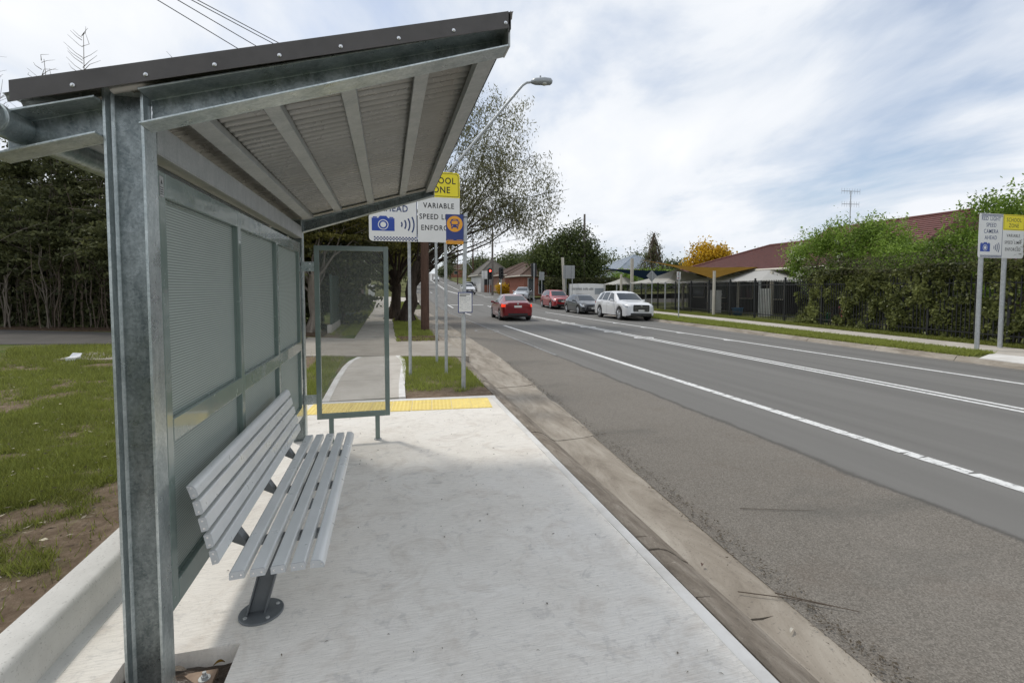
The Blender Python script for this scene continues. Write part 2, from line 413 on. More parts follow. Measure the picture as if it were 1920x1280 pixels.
    b.inputs['Mortar'].default_value = (0.30, 0.24, 0.19, 1)
    t.L.new(t.co('Object', (1, 1, 1), (rad(90), 0, 0)), b.inputs[0])
    t.set(col=b.outputs[0], rough=0.9); M['brick'] = t.mat
    simple('brick_old', (0.12, 0.072, 0.055), (0.075, 0.045, 0.037), 0.9, 0, 8)
    # cars
    for k, c in (('paint_red', (0.22, 0.005, 0.012)), ('paint_red_b', (0.34, 0.012, 0.02)), ('paint_white', (0.72, 0.73, 0.74)),
                 ('paint_dark', (0.022, 0.027, 0.030)), ('paint_silver', (0.42, 0.44, 0.46))):
        t = NT(k); co = t.co('Object')
        t.set(col=t.ramp(t.noise(co, 1.5, 5, 0.6), [(0.3, tuple(x * 0.9 for x in c)), (0.7, c)]), rough=0.28, coat=0.9, metal=0.0 if k == 'paint_white' else 0.25)
        t.bsdf.inputs['Coat Roughness'].default_value = 0.06
        M[k] = t.mat
    simple('car_glass', (0.035, 0.042, 0.045), None, 0.06, 0, spec=0.8)
    simple('tyre', (0.018, 0.018, 0.018), (0.012, 0.012, 0.012), 0.85, 0, 8)
    simple('rim', (0.50, 0.51, 0.52), (0.40, 0.41, 0.42), 0.3, 0.7, 8)
    simple('black_plastic', (0.018, 0.018, 0.019), None, 0.5)
    simple('head_lamp', (0.62, 0.65, 0.68), (0.42, 0.45, 0.48), 0.12, 0.3, 12)
    simple('tail_lamp', (0.42, 0.012, 0.010), None, 0.2)
    simple('number_plate', (0.80, 0.80, 0.77), None, 0.5)
    t = NT('brake_lamp'); t.set(col=(0.6, 0.02, 0.01), emit=(1, 0.06, 0.02), emits=0.35, rough=0.3); M['brake_lamp'] = t.mat
    t = NT('signal_red'); t.set(col=(0.6, 0.02, 0.01), emit=(1, 0.05, 0.03), emits=4.0, rough=0.3); M['signal_red'] = t.mat
    simple('window_glass', (0.05, 0.06, 0.065), None, 0.1, 0, spec=0.7)
    simple('toy_green', (0.02, 0.16, 0.10), None, 0.5); simple('toy_pink', (0.55, 0.10, 0.14), None, 0.5); simple('toy_blue', (0.05, 0.20, 0.42), None, 0.5)
    simple('lamp_grey', (0.34, 0.36, 0.37), None, 0.4, 0.3); simple('lamp_lens', (0.55, 0.55, 0.50), None, 0.25)
    simple('wire', (0.02, 0.02, 0.022), None, 0.6)
make_materials()

# ---------------------------------------------------------------- mesh builder
class MB:
    def __init__(s): s.v = []; s.f = []
    def add(s, vs, fs):
        o = len(s.v); s.v.extend([tuple(p) for p in vs]); s.f.extend([tuple(i + o for i in f) for f in fs]); return s
    def box(s, x0, x1, y0, y1, z0, z1):
        return s.add([(x0, y0, z0), (x1, y0, z0), (x1, y1, z0), (x0, y1, z0), (x0, y0, z1), (x1, y0, z1), (x1, y1, z1), (x0, y1, z1)],
                     [(0, 3, 2, 1), (4, 5, 6, 7), (0, 1, 5, 4), (1, 2, 6, 5), (2, 3, 7, 6), (3, 0, 4, 7)])
    def hexa(s, b, t):      # four bottom points, four top points, counter-clockwise from above
        return s.add(list(b) + list(t), [(0, 3, 2, 1), (4, 5, 6, 7), (0, 1, 5, 4), (1, 2, 6, 5), (2, 3, 7, 6), (3, 0, 4, 7)])
    def prism(s, poly, axis, a, b):
        def P(p, w):
            return {'X': (w, p[0], p[1]), 'Y': (p[0], w, p[1]), 'Z': (p[0], p[1], w)}[axis]
        n = len(poly)
        vs = [P(p, a) for p in poly] + [P(p, b) for p in poly]
        fs = [tuple(range(n)), tuple(range(2 * n - 1, n - 1, -1))] + [(i, i + n, (i + 1) % n + n, (i + 1) % n) for i in range(n)]
        return s.add(vs, fs)
    def path(s, pts, radii, n=8, cap=True):
        pts = [Vector(p) for p in pts]
        if isinstance(radii, (int, float)): radii = [radii] * len(pts)
        vs = []; fs = []
        ref = None
        for i, p in enumerate(pts):
            d = (pts[min(i + 1, len(pts) - 1)] - pts[max(i - 1, 0)]).normalized()
            if ref is None:
                ref = Vector((1, 0, 0)) if abs(d.x) < 0.9 else Vector((0, 1, 0))
            a = (ref - d * ref.dot(d)).normalized(); ref = a; b = d.cross(a)
            for k in range(n):
                t = 2 * math.pi * k / n
                vs.append(p + (a * math.cos(t) + b * math.sin(t)) * radii[i])
        for i in range(len(pts) - 1):
            for k in range(n):
                fs.append((i * n + k, i * n + (k + 1) % n, (i + 1) * n + (k + 1) % n, (i + 1) * n + k))
        if cap:
            fs.append(tuple(range(n - 1, -1, -1))); fs.append(tuple(range((len(pts) - 1) * n, len(pts) * n)))
        return s.add(vs, fs)
    def tube(s, p0, p1, r0, r1=None, n=10): return s.path([p0, p1], [r0, r0 if r1 is None else r1], n)
    def lathe(s, prof, n=24, c=(0, 0, 0), axis='Z'):
        vs = []; fs = []
        for r, h in prof:
            for k in range(n):
                t = 2 * math.pi * k / n
                p = {'Z': (r * math.cos(t), r * math.sin(t), h), 'X': (h, r * math.cos(t), r * math.sin(t)), 'Y': (r * math.sin(t), h, r * math.cos(t))}[axis]
                vs.append((p[0] + c[0], p[1] + c[1], p[2] + c[2]))
        for i in range(len(prof) - 1):
            for k in range(n):
                fs.append((i * n + k, i * n + (k + 1) % n, (i + 1) * n + (k + 1) % n, (i + 1) * n + k))
        fs.append(tuple(range(n - 1, -1, -1))); fs.append(tuple(range((len(prof) - 1) * n, len(prof) * n)))
        return s.add(vs, fs)
    def grid(s, rows):      # list of rows of points
        nr, nc = len(rows), len(rows[0])
        return s.add([p for r in rows for p in r], [(i * nc + j, i * nc + j + 1, (i + 1) * nc + j + 1, (i + 1) * nc + j) for i in range(nr - 1) for j in range(nc - 1)])
    def mesh(s, name, off=(0, 0, 0)):
        me = bpy.data.meshes.new(name)
        me.from_pydata([(x - off[0], y - off[1], z - off[2]) for x, y, z in s.v], [], s.f)
        me.validate(verbose=False)
        return me
    def build(s, name, mat, parent=None, smooth=False, bevel=0.0, world=True, kind=None):
        off = root_loc(parent) if (parent is not None and world) else (0, 0, 0)
        me = s.mesh(name, off)
        return link(name, me, mat, parent, smooth, bevel, kind)
def root_loc(o):
    while o.parent is not None: o = o.parent
    return tuple(o.location)
def link(name, me, mat, parent=None, smooth=False, bevel=0.0, kind=None):
    if mat is not None: me.materials.append(M[mat] if isinstance(mat, str) else mat)
    o = bpy.data.objects.new(name, me)
    COL.objects.link(o)
    if parent is not None: o.parent = parent
    if smooth:
        me.polygons.foreach_set('use_smooth', [True] * len(me.polygons))
    if bevel:
        b = o.modifiers.new('bevel', 'BEVEL'); b.width = bevel; b.segments = 2; b.limit_method = 'ANGLE'; b.angle_limit = rad(40)
    if kind: o['kind'] = kind
    return o
def smooth_angle(o, deg=40):
    me = o.data
    me.polygons.foreach_set('use_smooth', [True] * len(me.polygons))
    me.set_sharp_from_angle(angle=rad(deg))
def tag(o, label, cat, group=None):
    o['label'] = label; o['category'] = cat
    if group: o['group'] = group
    return o
def thing(name, label, cat, loc=(0, 0, 0), rotz=0.0, group=None):
    o = bpy.data.objects.new(name, None)
    o.empty_display_size = 0.2
    COL.objects.link(o)
    o.location = loc; o.rotation_euler = (0, 0, rotz)
    return tag(o, label, cat, group)
def copy_tree(o, parent=None):
    c = o.copy(); COL.objects.link(c); c.parent = parent
    for ch in list(o.children): copy_tree(ch, c)
    return c
def text_mesh(txt, size, mat, parent, x, y, z, weight=0.0, align='CENTER', sx=1.0, spacing=1.0, name='lettering'):
    """lettering standing in the XZ plane, read from -Y"""
    cu = bpy.data.curves.new('t', 'FONT')
    cu.body = txt; cu.size = size; cu.align_x = align; cu.align_y = 'CENTER'; cu.offset = weight; cu.extrude = 0.0008
    cu.space_character = spacing; cu.resolution_u = 3
    ob = bpy.data.objects.new('t', cu); COL.objects.link(ob)
    dg = bpy.context.evaluated_depsgraph_get()
    me = bpy.data.meshes.new_from_object(ob.evaluated_get(dg))
    bpy.data.objects.remove(ob); bpy.data.curves.remove(cu)
    off = root_loc(parent)
    for v in me.vertices:
        a, b, c = v.co
        v.co = (a * sx + x - off[0], y - c - off[1], b + z - off[2])
    me.materials.clear()
    return link(name, me, mat, parent)
def vnoise(x, y, seed=0):
    """value noise on arrays, 0..1"""
    def h(i, j):
        n = (i * 374761393 + j * 668265263 + seed * 1442695041) & 0x7fffffff
        n = ((n ^ (n >> 13)) * 1274126177) & 0x7fffffff
        return ((n ^ (n >> 16)) & 0xffff) / 65535.0
    x = np.asarray(x, float); y = np.asarray(y, float)
    i = np.floor(x).astype(np.int64); j = np.floor(y).astype(np.int64)
    a = x - i; b = y - j
    a = a * a * (3 - 2 * a); b = b * b * (3 - 2 * b)
    return (h(i, j) * (1 - a) + h(i + 1, j) * a) * (1 - b) + (h(i, j + 1) * (1 - a) + h(i + 1, j + 1) * a) * b
def fbm(x, y, seed=0):
    return (vnoise(x, y, seed) * 0.5 + vnoise(x * 2.1, y * 2.1, seed + 1) * 0.3 + vnoise(x * 4.3, y * 4.3, seed + 2) * 0.2)
def tri_mesh(name, verts, faces, tint, mat, parent=None, kind=None, nper=3):
    """big mesh from numpy arrays; tint is one value per vertex"""
    me = bpy.data.meshes.new(name)
    nv, nf = len(verts), len(faces)
    me.vertices.add(nv); me.vertices.foreach_set('co', np.ascontiguousarray(verts, dtype=np.float32).ravel())
    me.loops.add(nf * nper); me.loops.foreach_set('vertex_index', np.ascontiguousarray(faces, dtype=np.int32).ravel())
    me.polygons.add(nf); me.polygons.foreach_set('loop_start', np.arange(0, nf * nper, nper, dtype=np.int32))
    at = me.attributes.new('tint', 'FLOAT', 'POINT')
    at.data.foreach_set('value', np.ascontiguousarray(tint, dtype=np.float32))
    me.update(calc_edges=True)
    return link(name, me, mat, parent, kind=kind)
def leaves_arrays(centers, size, normal_bias=None, aspect=2.2, down=0.0, tint=None, rng=RNG, jitter=0.35):
    """diamond leaves at the given centres"""
    n = len(centers)
    d = rng.normal(size=(n, 3)); d[:, 2] -= down
    d /= np.linalg.norm(d, axis=1)[:, None] + 1e-9
    w = rng.normal(size=(n, 3))
    if normal_bias is not None: w = np.cross(d, w + normal_bias)
    w -= d * np.sum(w * d, axis=1)[:, None]
    w /= np.linalg.norm(w, axis=1)[:, None] + 1e-9
    s = (size * (1 + jitter * rng.uniform(-1, 1, n)))[:, None]
    v = np.empty((n, 4, 3))
    v[:, 0] = centers - d * s * 0.5; v[:, 2] = centers + d * s * 0.5
    v[:, 1] = centers + w * s * 0.5 / aspect + d * s * 0.05; v[:, 3] = centers - w * s * 0.5 / aspect + d * s * 0.05
    f = np.arange(n * 4).reshape(n, 4)
    if tint is None: tint = rng.uniform(0, 1, n)
    return v.reshape(-1, 3), f, np.repeat(tint, 4)
# ================================================================ the setting
def KR(y): return 14.3 + 0.045 * (min(y, 46) - 7.7) + (road_c(y) if y > 46 else 0)
def KO(y): return float(np.interp(y, [-5, 0, 2, 4.7, 7, 12.5, 20, 46], [2.1, 2.14, 2.2, 2.38, 2.52, 2.8, 2.85, 2.9])) + road_c(y)
def road_z(x, y):
    xr = x - road_c(y)
    return zg(y) + (-0.12 if xr < 9.3 else -0.12 - 0.12 * min((xr - 9.3) / 5.2, 1.1))
def verge_z(x, y):      # right-hand verge
    return zg(y) - 0.11 + 0.11 * min(max((x - KR(y)) / 3.2, 0), 1)
def structure(o):
    o['kind'] = 'structure'; return o

def build_ground():
    ys = [-60, -20, 0, 20, 36, 44, 50, 60, 75, 90, 120, 150, 180, 220, 270, 330, 400, 520, 700, 1200]
    xs = [-900, -400, -200, -100, -50, -20, 0, 20, 50, 100, 200, 400, 900]
    m = MB().grid([[(x, y, zg(y) - 0.32) for x in xs] for y in ys])
    structure(m.build('ground', 'ground'))
    # carriageway
    ys = [-8, -2, 0, 1, 2, 3, 4, 5, 6, 7, 8, 10, 12, 16, 20, 25, 30, 35, 40, 45, 50, 55, 60, 68, 76, 84, 92, 105, 120, 135, 150, 165, 180, 200, 225, 250, 270, 300, 340, 400]
    rows = []
    for y in ys:
        xo = KO(y) - 0.045; xr = KR(y) + 0.02
        rows.append([(x, y, road_z(x, y)) for x in (xo, 5.0 + road_c(y), 7.2 + road_c(y), 9.3 + road_c(y), 11.8 + road_c(y), xr)])
    structure(MB().grid(rows).build('road', 'asphalt'))
    # side street at the lights, to the right and to the left
    m = MB().grid([[(x, y, zg(y) - 0.135 - (0.09 if x < 16 else 0.05)) for x in (14.2, 18, 30, 50, 90)] for y in (44.5, 47, 50, 53.5)])
    structure(m.build('side_street', 'old_asphalt'))
    m = MB().grid([[(x, y, zg(y) + 0.01 - (0.135 if x > 2 else 0.0)) for x in (-60, -20, -4, 0, 3.2)] for y in (48.5, 52, 56)])
    structure(m.build('side_street', 'path_concrete'))
    # painted markings
    mk = bpy.data.objects.new('road_markings', None); COL.objects.link(mk); mk['kind'] = 'structure'
    def strip(x, w, y0, y1, name='lane_line', mat='road_paint', step=3.0, dz=0.004):
        n = max(1, int((y1 - y0) / step)); rows = []
        for i in range(n + 1):
            y = y0 + (y1 - y0) * i / n; xc = x + road_c(y)
            rows.append([(xc - w / 2, y, road_z(xc, y) + dz), (xc + w / 2, y, road_z(xc, y) + dz)])
        return MB().grid(rows).build(name, mat, mk)
    strip(5.40, 0.15, 9.2, 22.4); yy = -4.0
    while yy < 9.15:       # near lengths of the lane line, cracked across
        ln = random.choice((0.16, 0.22, 0.34, 0.5)); a, b = yy + 0.006, min(9.19, yy + ln - random.uniform(0.002, 0.02)); s1, s2 = random.uniform(-0.02, 0.02), random.uniform(-0.02, 0.02); w1 = 0.075 + random.uniform(-0.006, 0.006)
        MB().add([(5.40 - w1, a - s1, -0.116), (5.40 + w1, a + s1, -0.116), (5.40 + w1, b + s2, -0.116), (5.40 - w1, b - s2, -0.116)], [(0, 1, 2, 3)]).build('lane_line', 'road_paint', mk); yy += ln
    for k in range(2): strip(5.40, 0.13, 32 + k * 9, 36 + k * 9)
    strip(8.82, 0.11, -4, 43, 'centre_line'); strip(9.04, 0.11, -4, 43, 'centre_line')
    strip(11.78, 0.13, -4, 44, 'edge_line')
    strip(4.32, 0.09, 12, 40, 'edge_line', 'faded_paint')
    for y in (60, 72, 84, 98, 112, 128): strip(5.6, 0.16, y, y + 5)
    strip(8.82, 0.14, 58, 260, 'centre_line', step=8); strip(9.1, 0.14, 58, 260, 'centre_line', step=8); strip(11.5, 0.14, 60, 200, 'edge_line', step=8)
    for y0, x0, x1 in ((44.2, 5.5, 8.7), (57, 9.0, 12.4)):
        MB().grid([[(x, y, road_z(x, y) + 0.005) for x in (x0, x1)] for y in (y0, y0 + 0.4)]).build('stop_line', 'road_paint', mk)
    for x, s, ys in ((8.70, -1, (15.5, 18, 20.5, 23, 25.5, 28)), (11.69, -1, (14.5, 17.4, 20.3, 23.2)), (9.14, 1, (15.5, 18, 20.5, 23, 25.5))):
        for y in ys:     # painted teeth along the lines
            MB().add([(x, y - 0.3, road_z(x, y) + 0.004), (x + s * 0.17, y, road_z(x, y) + 0.004), (x, y + 0.3, road_z(x, y) + 0.004)], [(0, 1, 2)] if s < 0 else [(0, 2, 1)]).build('line_tooth', 'road_paint', mk)
    MB().grid([[(4.0 + 0.5 * math.cos(a) * r, 19.7 + 0.85 * math.sin(a) * r, -0.115) for r in (0.84, 1.0)] for a in np.linspace(0, 2 * math.pi, 25)]).build('faded_ring', 'faded_paint', mk)

    # left kerb and gutter, cast in lengths
    kb = bpy.data.objects.new('kerb', None); COL.objects.link(kb); kb['kind'] = 'structure'
    prof = [(1.584, -0.004), (1.66, -0.010), (1.715, -0.026), (1.775, -0.066), (1.83, -0.112), (1.885, -0.142)]
    def lengths(cuts, name, section, mat):
        for i in range(len(cuts) - 1):
            a, b = cuts[i] + random.uniform(0.005, 0.011), cuts[i + 1] - random.uniform(0.005, 0.011)
            jz = random.uniform(-0.006, 0.006); jx = 0.0; rows = []
            ny = max(2, int((b - a) / 0.12)) if a < 8 else max(2, int((b - a) / 0.5))
            sk = random.uniform(-0.04, 0.04)
            for k in range(ny + 1):
                y = a + (b - a) * k / ny
                rows.append(section(y, jx, jz, sk if k == 0 else 0.0))
            m = MB().grid(rows); n = len(rows[0])
            m.f.append(tuple(range(n))); m.f.append(tuple(range(len(m.v) - 1, len(m.v) - n - 1, -1)))
            smooth_angle(m.build(name, mat, kb), 35)
    def kerb_sec(y, jx, jz, sk):
        w = 0.004 * math.sin(y * 3.1) + random.uniform(-0.003, 0.003)
        return [(1.584, y, -0.30)] + [(x + w * (1 - q / 5) * (q > 0), y + sk * q / 5, z + jz * 0.6 + zg(y) + random.uniform(-0.002, 0.002)) for q, (x, z) in enumerate(prof)] + [(1.885, y, -0.30)]
    def tray_sec(y, jx, jz, sk):
        wob = 0.012 * math.sin(y * 2.3) + 0.006 * math.sin(y * 7.7) + random.uniform(-0.012, 0.012)
        return [(1.8855, y, -0.30), (1.8855, y, -0.144 + jz * 0.6), (1.96, y, -0.150 + jz), (KO(y) - 0.16, y + sk * 0.5, -0.137 + jz), (KO(y) - 0.03 + wob, y + sk, -0.117 + jz), (KO(y) + wob, y + sk, -0.122 + jz), (KO(y) + wob, y, -0.30)]
    far_cuts = [8.4, 11.4, 13.2, 15.2, 18.2, 21.4, 24.6, 27.8, 31, 34.2, 37.4, 40.6, 44]
    lengths([-3, -0.9, 2.17, 2.66, 2.82, 5.24, 5.42] + far_cuts, 'kerb_length', kerb_sec, 'kerb_stained')
    lengths([-3, -0.9, 2.12, 5.3] + far_cuts, 'gutter_length', tray_sec, 'kerb_concrete')
    # far left kerb beyond the cross street
    rows = []
    for y in (57, 65, 76, 92, 120, 150, 180, 225, 270, 340):
        c = KO(y); z = zg(y); rows.append([(c - 0.02, y, z - 0.125), (c - 0.12, y, z + 0.0), (c - 0.35, y, z + 0.005), (c - 0.4, y, z - 0.2)])
    structure(MB().grid(rows).build('kerb', 'kerb_concrete'))
    # right kerb, in lengths
    kr = bpy.data.objects.new('kerb', None); COL.objects.link(kr); kr['kind'] = 'structure'
    y = -2.0
    while y < 43:
        b = y + random.choice((2.2, 2.6, 3.0)); rows = []
        jz = random.uniform(-0.012, 0.012)
        for k in range(5):
            yy = y + 0.008 + (b - y - 0.016) * k / 4; x = KR(yy); z = road_z(x, yy)
            w = random.uniform(-0.012, 0.012)
            rows.append([(x - 0.30, yy, z + 0.008), (x - 0.05, yy, z - 0.004 + jz * 0.3), (x + 0.02 + w, yy, z + 0.07 + jz), (x + 0.06 + w, yy, z + 0.115 + jz), (x + 0.20 + w, yy, z + 0.13 + jz), (x + 0.24, yy, z - 0.1)])
        m = MB().grid(rows); n = 6
        m.f.append(tuple(range(n))); m.f.append(tuple(range(len(m.v) - 1, len(m.v) - n - 1, -1)))
        m.build('kerb_length', 'kerb_concrete', kr); y = b
    # right verge and its footpath
    ys = [-4, 2, 6, 9, 12, 16, 20, 25, 30, 36, 40, 44]
    rows = []
    for y in ys:
        x = KR(y); rows.append([(xx, y, verge_z(xx, y)) for xx in (x + 0.18, x + 1.2, x + 2.2, x + 3.3, x + 6, x + 20, x + 70)])
    lawn_attr(MB().grid(rows), 'verge', 0.75)
    rows = []
    for y in (53.5, 58, 66, 78, 92, 120, 150, 180, 220, 270, 340):
        x = KR(y); rows.append([(x - 0.02, y, zg(y) - 0.2), (x + 0.05, y, zg(y)), (x + 3, y, zg(y) + 0.02), (x + 12, y, zg(y) + 0.3), (x + 90, y, zg(y) + 2)])
    lawn_attr(MB().grid(rows), 'verge', 0.7)
    rows = []
    for y in (56, 62, 70, 80, 95, 120, 150, 180, 220, 270, 340):
        x = KO(y) - 0.3; rows.append([(-120, y, zg(y) + 0.3), (-20, y, zg(y) + 0.05), (x - 4, y, zg(y)), (x, y, zg(y) - 0.003)])
    lawn_attr(MB().grid(rows), 'verge', 0.7)
    fp = bpy.data.objects.new('footpath', None); COL.objects.link(fp); fp['kind'] = 'structure'
    y = 4.0
    while y < 43.5:
        b = y + 1.8; P = []
        for yy in (y + 0.006, b - 0.006):
            xn = 15.5 + 0.09 * (yy - 8.7); P.append([(xn, yy), (xn + 1.3, yy)])
        z0 = lambda p: verge_z(p[0], p[1]) + 0.022
        q = [P[0][0], P[0][1], P[1][1], P[1][0]]
        MB().hexa([(p[0], p[1], z0(p) - 0.1) for p in q], [(p[0], p[1], z0(p)) for p in q]).build('paving_panel', 'path_concrete', fp); y = b
    q = [(KR(2) + 0.05, 2.0), (15.6, 2.0), (15.75, 8.2), (KR(9) + 1.2, 9.1), (KR(9) + 0.06, 8.7)]
    zz = [road_z(14.4, 8) + 0.142, -0.05, -0.05, -0.055, road_z(14.4, 8) + 0.142]
    m = MB().add([(a, b, z) for (a, b), z in zip(q, zz)] + [(a, b, z - 0.15) for (a, b), z in zip(q, zz)], [(0, 1, 2, 3, 4)] + [(i, i + 5, (i + 1) % 5 + 5, (i + 1) % 5) for i in range(5)])
    structure(m.build('driveway', 'edge_concrete'))

def lawn_z(x, y):
    t = np.clip((y - 4.4) / 2.6, 0, 1); t = t * t * (3 - 2 * t)
    z = 0.155 * (1 - t)
    return np.where(y > 36, np.interp(y, [36, 38, 48, 60], [0, 0, 0.38, 0.9]), z)
def lawn_green(x, y):
    """1 where turf has taken, 0 where soil shows"""
    n = fbm(x * 0.55 + 3.3, y * 0.55, 5); f = fbm(x * 2.6, y * 2.6, 9)
    wall = np.clip((-x - 1.75) / 1.2, 0, 1)
    g = (n - 0.46) * 2.2 + (f - 0.5) * 4.4 + (wall - 0.62) * 1.7 + 0.24
    g = np.where(y < 4.2, g - 0.35, g)
    g = np.where((x > -1.6) & (y > 7.0), 0.75 + (f - 0.5) * 2, g)
    g = np.where((y > 7.0) & (y < 8.05) & (x > 0.2), (y - 7.75) * 2.2 + (f - 0.5) * 2.4, g)
    g = np.where((x > 0.3) & (y > 15) & (y < 17.2), -0.3 + (f - 0.5), g)
    g = np.where((y > 14.5) & (x < -3), g + 0.2, g)
    return np.clip(g, 0, 1)
def lawn_attr(mb, name, val):
    o = structure(mb.build(name, 'lawn'))
    at = o.data.attributes.new('tint', 'FLOAT', 'POINT'); at.data.foreach_set('value', [val] * len(o.data.vertices))
    return o
def lawn_grid(name, x0, x1, y0, y1, step):
    xs = np.linspace(x0, x1, max(2, int((x1 - x0) / step) + 1)); ys = np.linspace(y0, y1, max(2, int((y1 - y0) / step) + 1))
    X, Y = np.meshgrid(xs, ys)
    Z = lawn_z(X, Y) + (fbm(X * 5, Y * 5, 21) - 0.5) * 0.035 - 0.008
    nx, ny = len(xs), len(ys)
    idx = np.arange(nx * ny).reshape(ny, nx)
    F = np.stack([idx[:-1, :-1], idx[:-1, 1:], idx[1:, 1:], idx[1:, :-1]], -1).reshape(-1, 4)
    o = tri_mesh(name, np.stack([X, Y, Z], -1).reshape(-1, 3), F, lawn_green(X, Y).ravel(), 'lawn', nper=4)
    o.data.polygons.foreach_set('use_smooth', [True] * len(o.data.polygons))
    return structure(o)
def blades(name, label, x, y, z, h, w, tint):
    n = len(x); r = RNG
    a = r.uniform(0, 2 * math.pi, n); lean = r.normal(0, 0.55, (n, 2)) * h[:, None]
    dx, dy = np.cos(a) * w / 2, np.sin(a) * w / 2
    v = np.empty((n, 3, 3))
    v[:, 0] = np.stack([x - dx, y - dy, z - 0.01], -1); v[:, 1] = np.stack([x + dx, y + dy, z - 0.01], -1)
    v[:, 2] = np.stack([x + lean[:, 0], y + lean[:, 1], z + h], -1)
    o = tri_mesh(name, v.reshape(-1, 3), np.arange(3 * n).reshape(n, 3), np.repeat(tint, 3), 'grass', kind='stuff')
    return tag(o, label, 'grass')
def build_lawns():
    lawn_grid('lawn', -9, -1.60, -0.5, 7.22, 0.09)
    lawn_grid('lawn', -30, -9, -0.5, 7.22, 0.5)
    lawn_grid('lawn', -9, 1.578, 7.22, 17.5, 0.12)
    lawn_grid('lawn', -30, -9, 7.22, 30, 0.5)
    lawn_grid('lawn', -9, 1.578, 17.5, 48.6, 0.35)
    r = RNG
    # near lawn: the wedge beside the upstand
    def scatter(n, fy, fx, seed=0):
        u = r.uniform(0, 1, n); y = fy(u); x = fx(y, r.uniform(0, 1, n)); return x, y
    x, y = scatter(400000, lambda u: 2.0 * (16.5 / 2.0) ** u, lambda y, u: -1.64 - u * (0.42 * y + 1.6))
    def in_drive(x, y):
        near = np.interp(x, [-11.2, -8.1, -1.6, 1.5], [17.6, 16.8, 12.4, 11.4]); return y > near - 0.08
    g = lawn_green(x, y); keep = (r.uniform(0, 1, len(x)) < g ** 1.2 * 0.95 + 0.015) & ~in_drive(x, y)
    x, y, g = x[keep], y[keep], g[keep]
    sc = 0.6 + 0.09 * y
    t = np.clip(0.4 * fbm(x * 1.3, y * 1.3, 3) + 0.8 * r.uniform(0, 1, len(x)) ** 1.4 - 0.02, 0, 1)
    blades('lawn_grass', 'patchy mown green grass on the lawn left of the shelter', x, y, lawn_z(x, y), (0.022 + 0.06 * r.uniform(0, 1, len(x)) ** 1.8) * sc ** 0.6, 0.0074 * sc, t)
    # around the path behind the pad
    x = r.uniform(-4.0, 1.56, 90000); y = r.uniform(7.25, 15.0, 90000)
    path = (x > -1.02 + 0.0) & (x < 0.28) & (y < 12.2)
    near = np.interp(x, [-11.2, -8.1, -1.6, 1.5], [17.6, 16.8, 12.4, 11.4])
    k = ~path & (y < near - 0.05) & (r.uniform(0, 1, len(x)) < lawn_green(x, y))
    x, y = x[k], y[k]; t = np.clip(0.5 * fbm(x * 1.5, y * 1.5, 4) + 0.4 * r.uniform(0, 1, len(x)) + 0.2, 0, 1)
    blades('lawn_grass', 'green grass tufts around the sign posts and path behind the pad', x, y, lawn_z(x, y), 0.045 + 0.04 * r.uniform(0, 1, len(x)), np.full(len(x), 0.011), t)
    # strips beyond the driveway
    x = r.uniform(-2.05, 1.56, 60000); y = 15.2 + 31 * r.uniform(0, 1, 60000) ** 1.6
    k = ((x > 0.26) | (x < -1.12)) & (r.uniform(0, 1, len(x)) < lawn_green(x, y) + 0.12) & ~((x < 0) & (y < 17.8))
    x, y = x[k], y[k]; t = np.clip(0.5 * fbm(x, y, 6) + 0.5 * r.uniform(0, 1, len(x)) + 0.15, 0, 1)
    blades('verge_grass', 'green grass strips beside the far footpath under the street tree', x, y, lawn_z(x, y), 0.06 + 0.06 * r.uniform(0, 1, len(x)), np.full(len(x), 0.022), t)
    # right-hand verge
    n = 110000
    y = 5.5 + 37 * r.uniform(0, 1, n) ** 1.5; u = r.uniform(0, 1, n)
    kr = 14.3 + 0.045 * (y - 7.7); xn = 15.5 + 0.09 * (y - 8.7)
    s = r.uniform(0, 1, n) < 0.62
    x = np.where(s, kr + 0.16 + u * (xn - kr - 0.22), xn + 1.33 + u * (0.55 + 0.04 * (y - 8)))
    k = ~(s & (y < 9.0)); x, y, s, kr = x[k], y[k], s[k], kr[k]
    z = -0.11 + 0.11 * np.clip((x - kr) / 3.2, 0, 1) + np.where(y > 38, (y - 38) * 0.038, 0)
    t = np.clip(0.35 * fbm(x, y, 8) + 0.4 * r.uniform(0, 1, len(x)) + np.where(s, 0.48, 0.1), 0, 1)
    blades('verge_grass', 'bright green grass along the far kerb and the fence foot', x, y, z, 0.06 + 0.07 * r.uniform(0, 1, len(x)), np.full(len(x), 0.026), t)

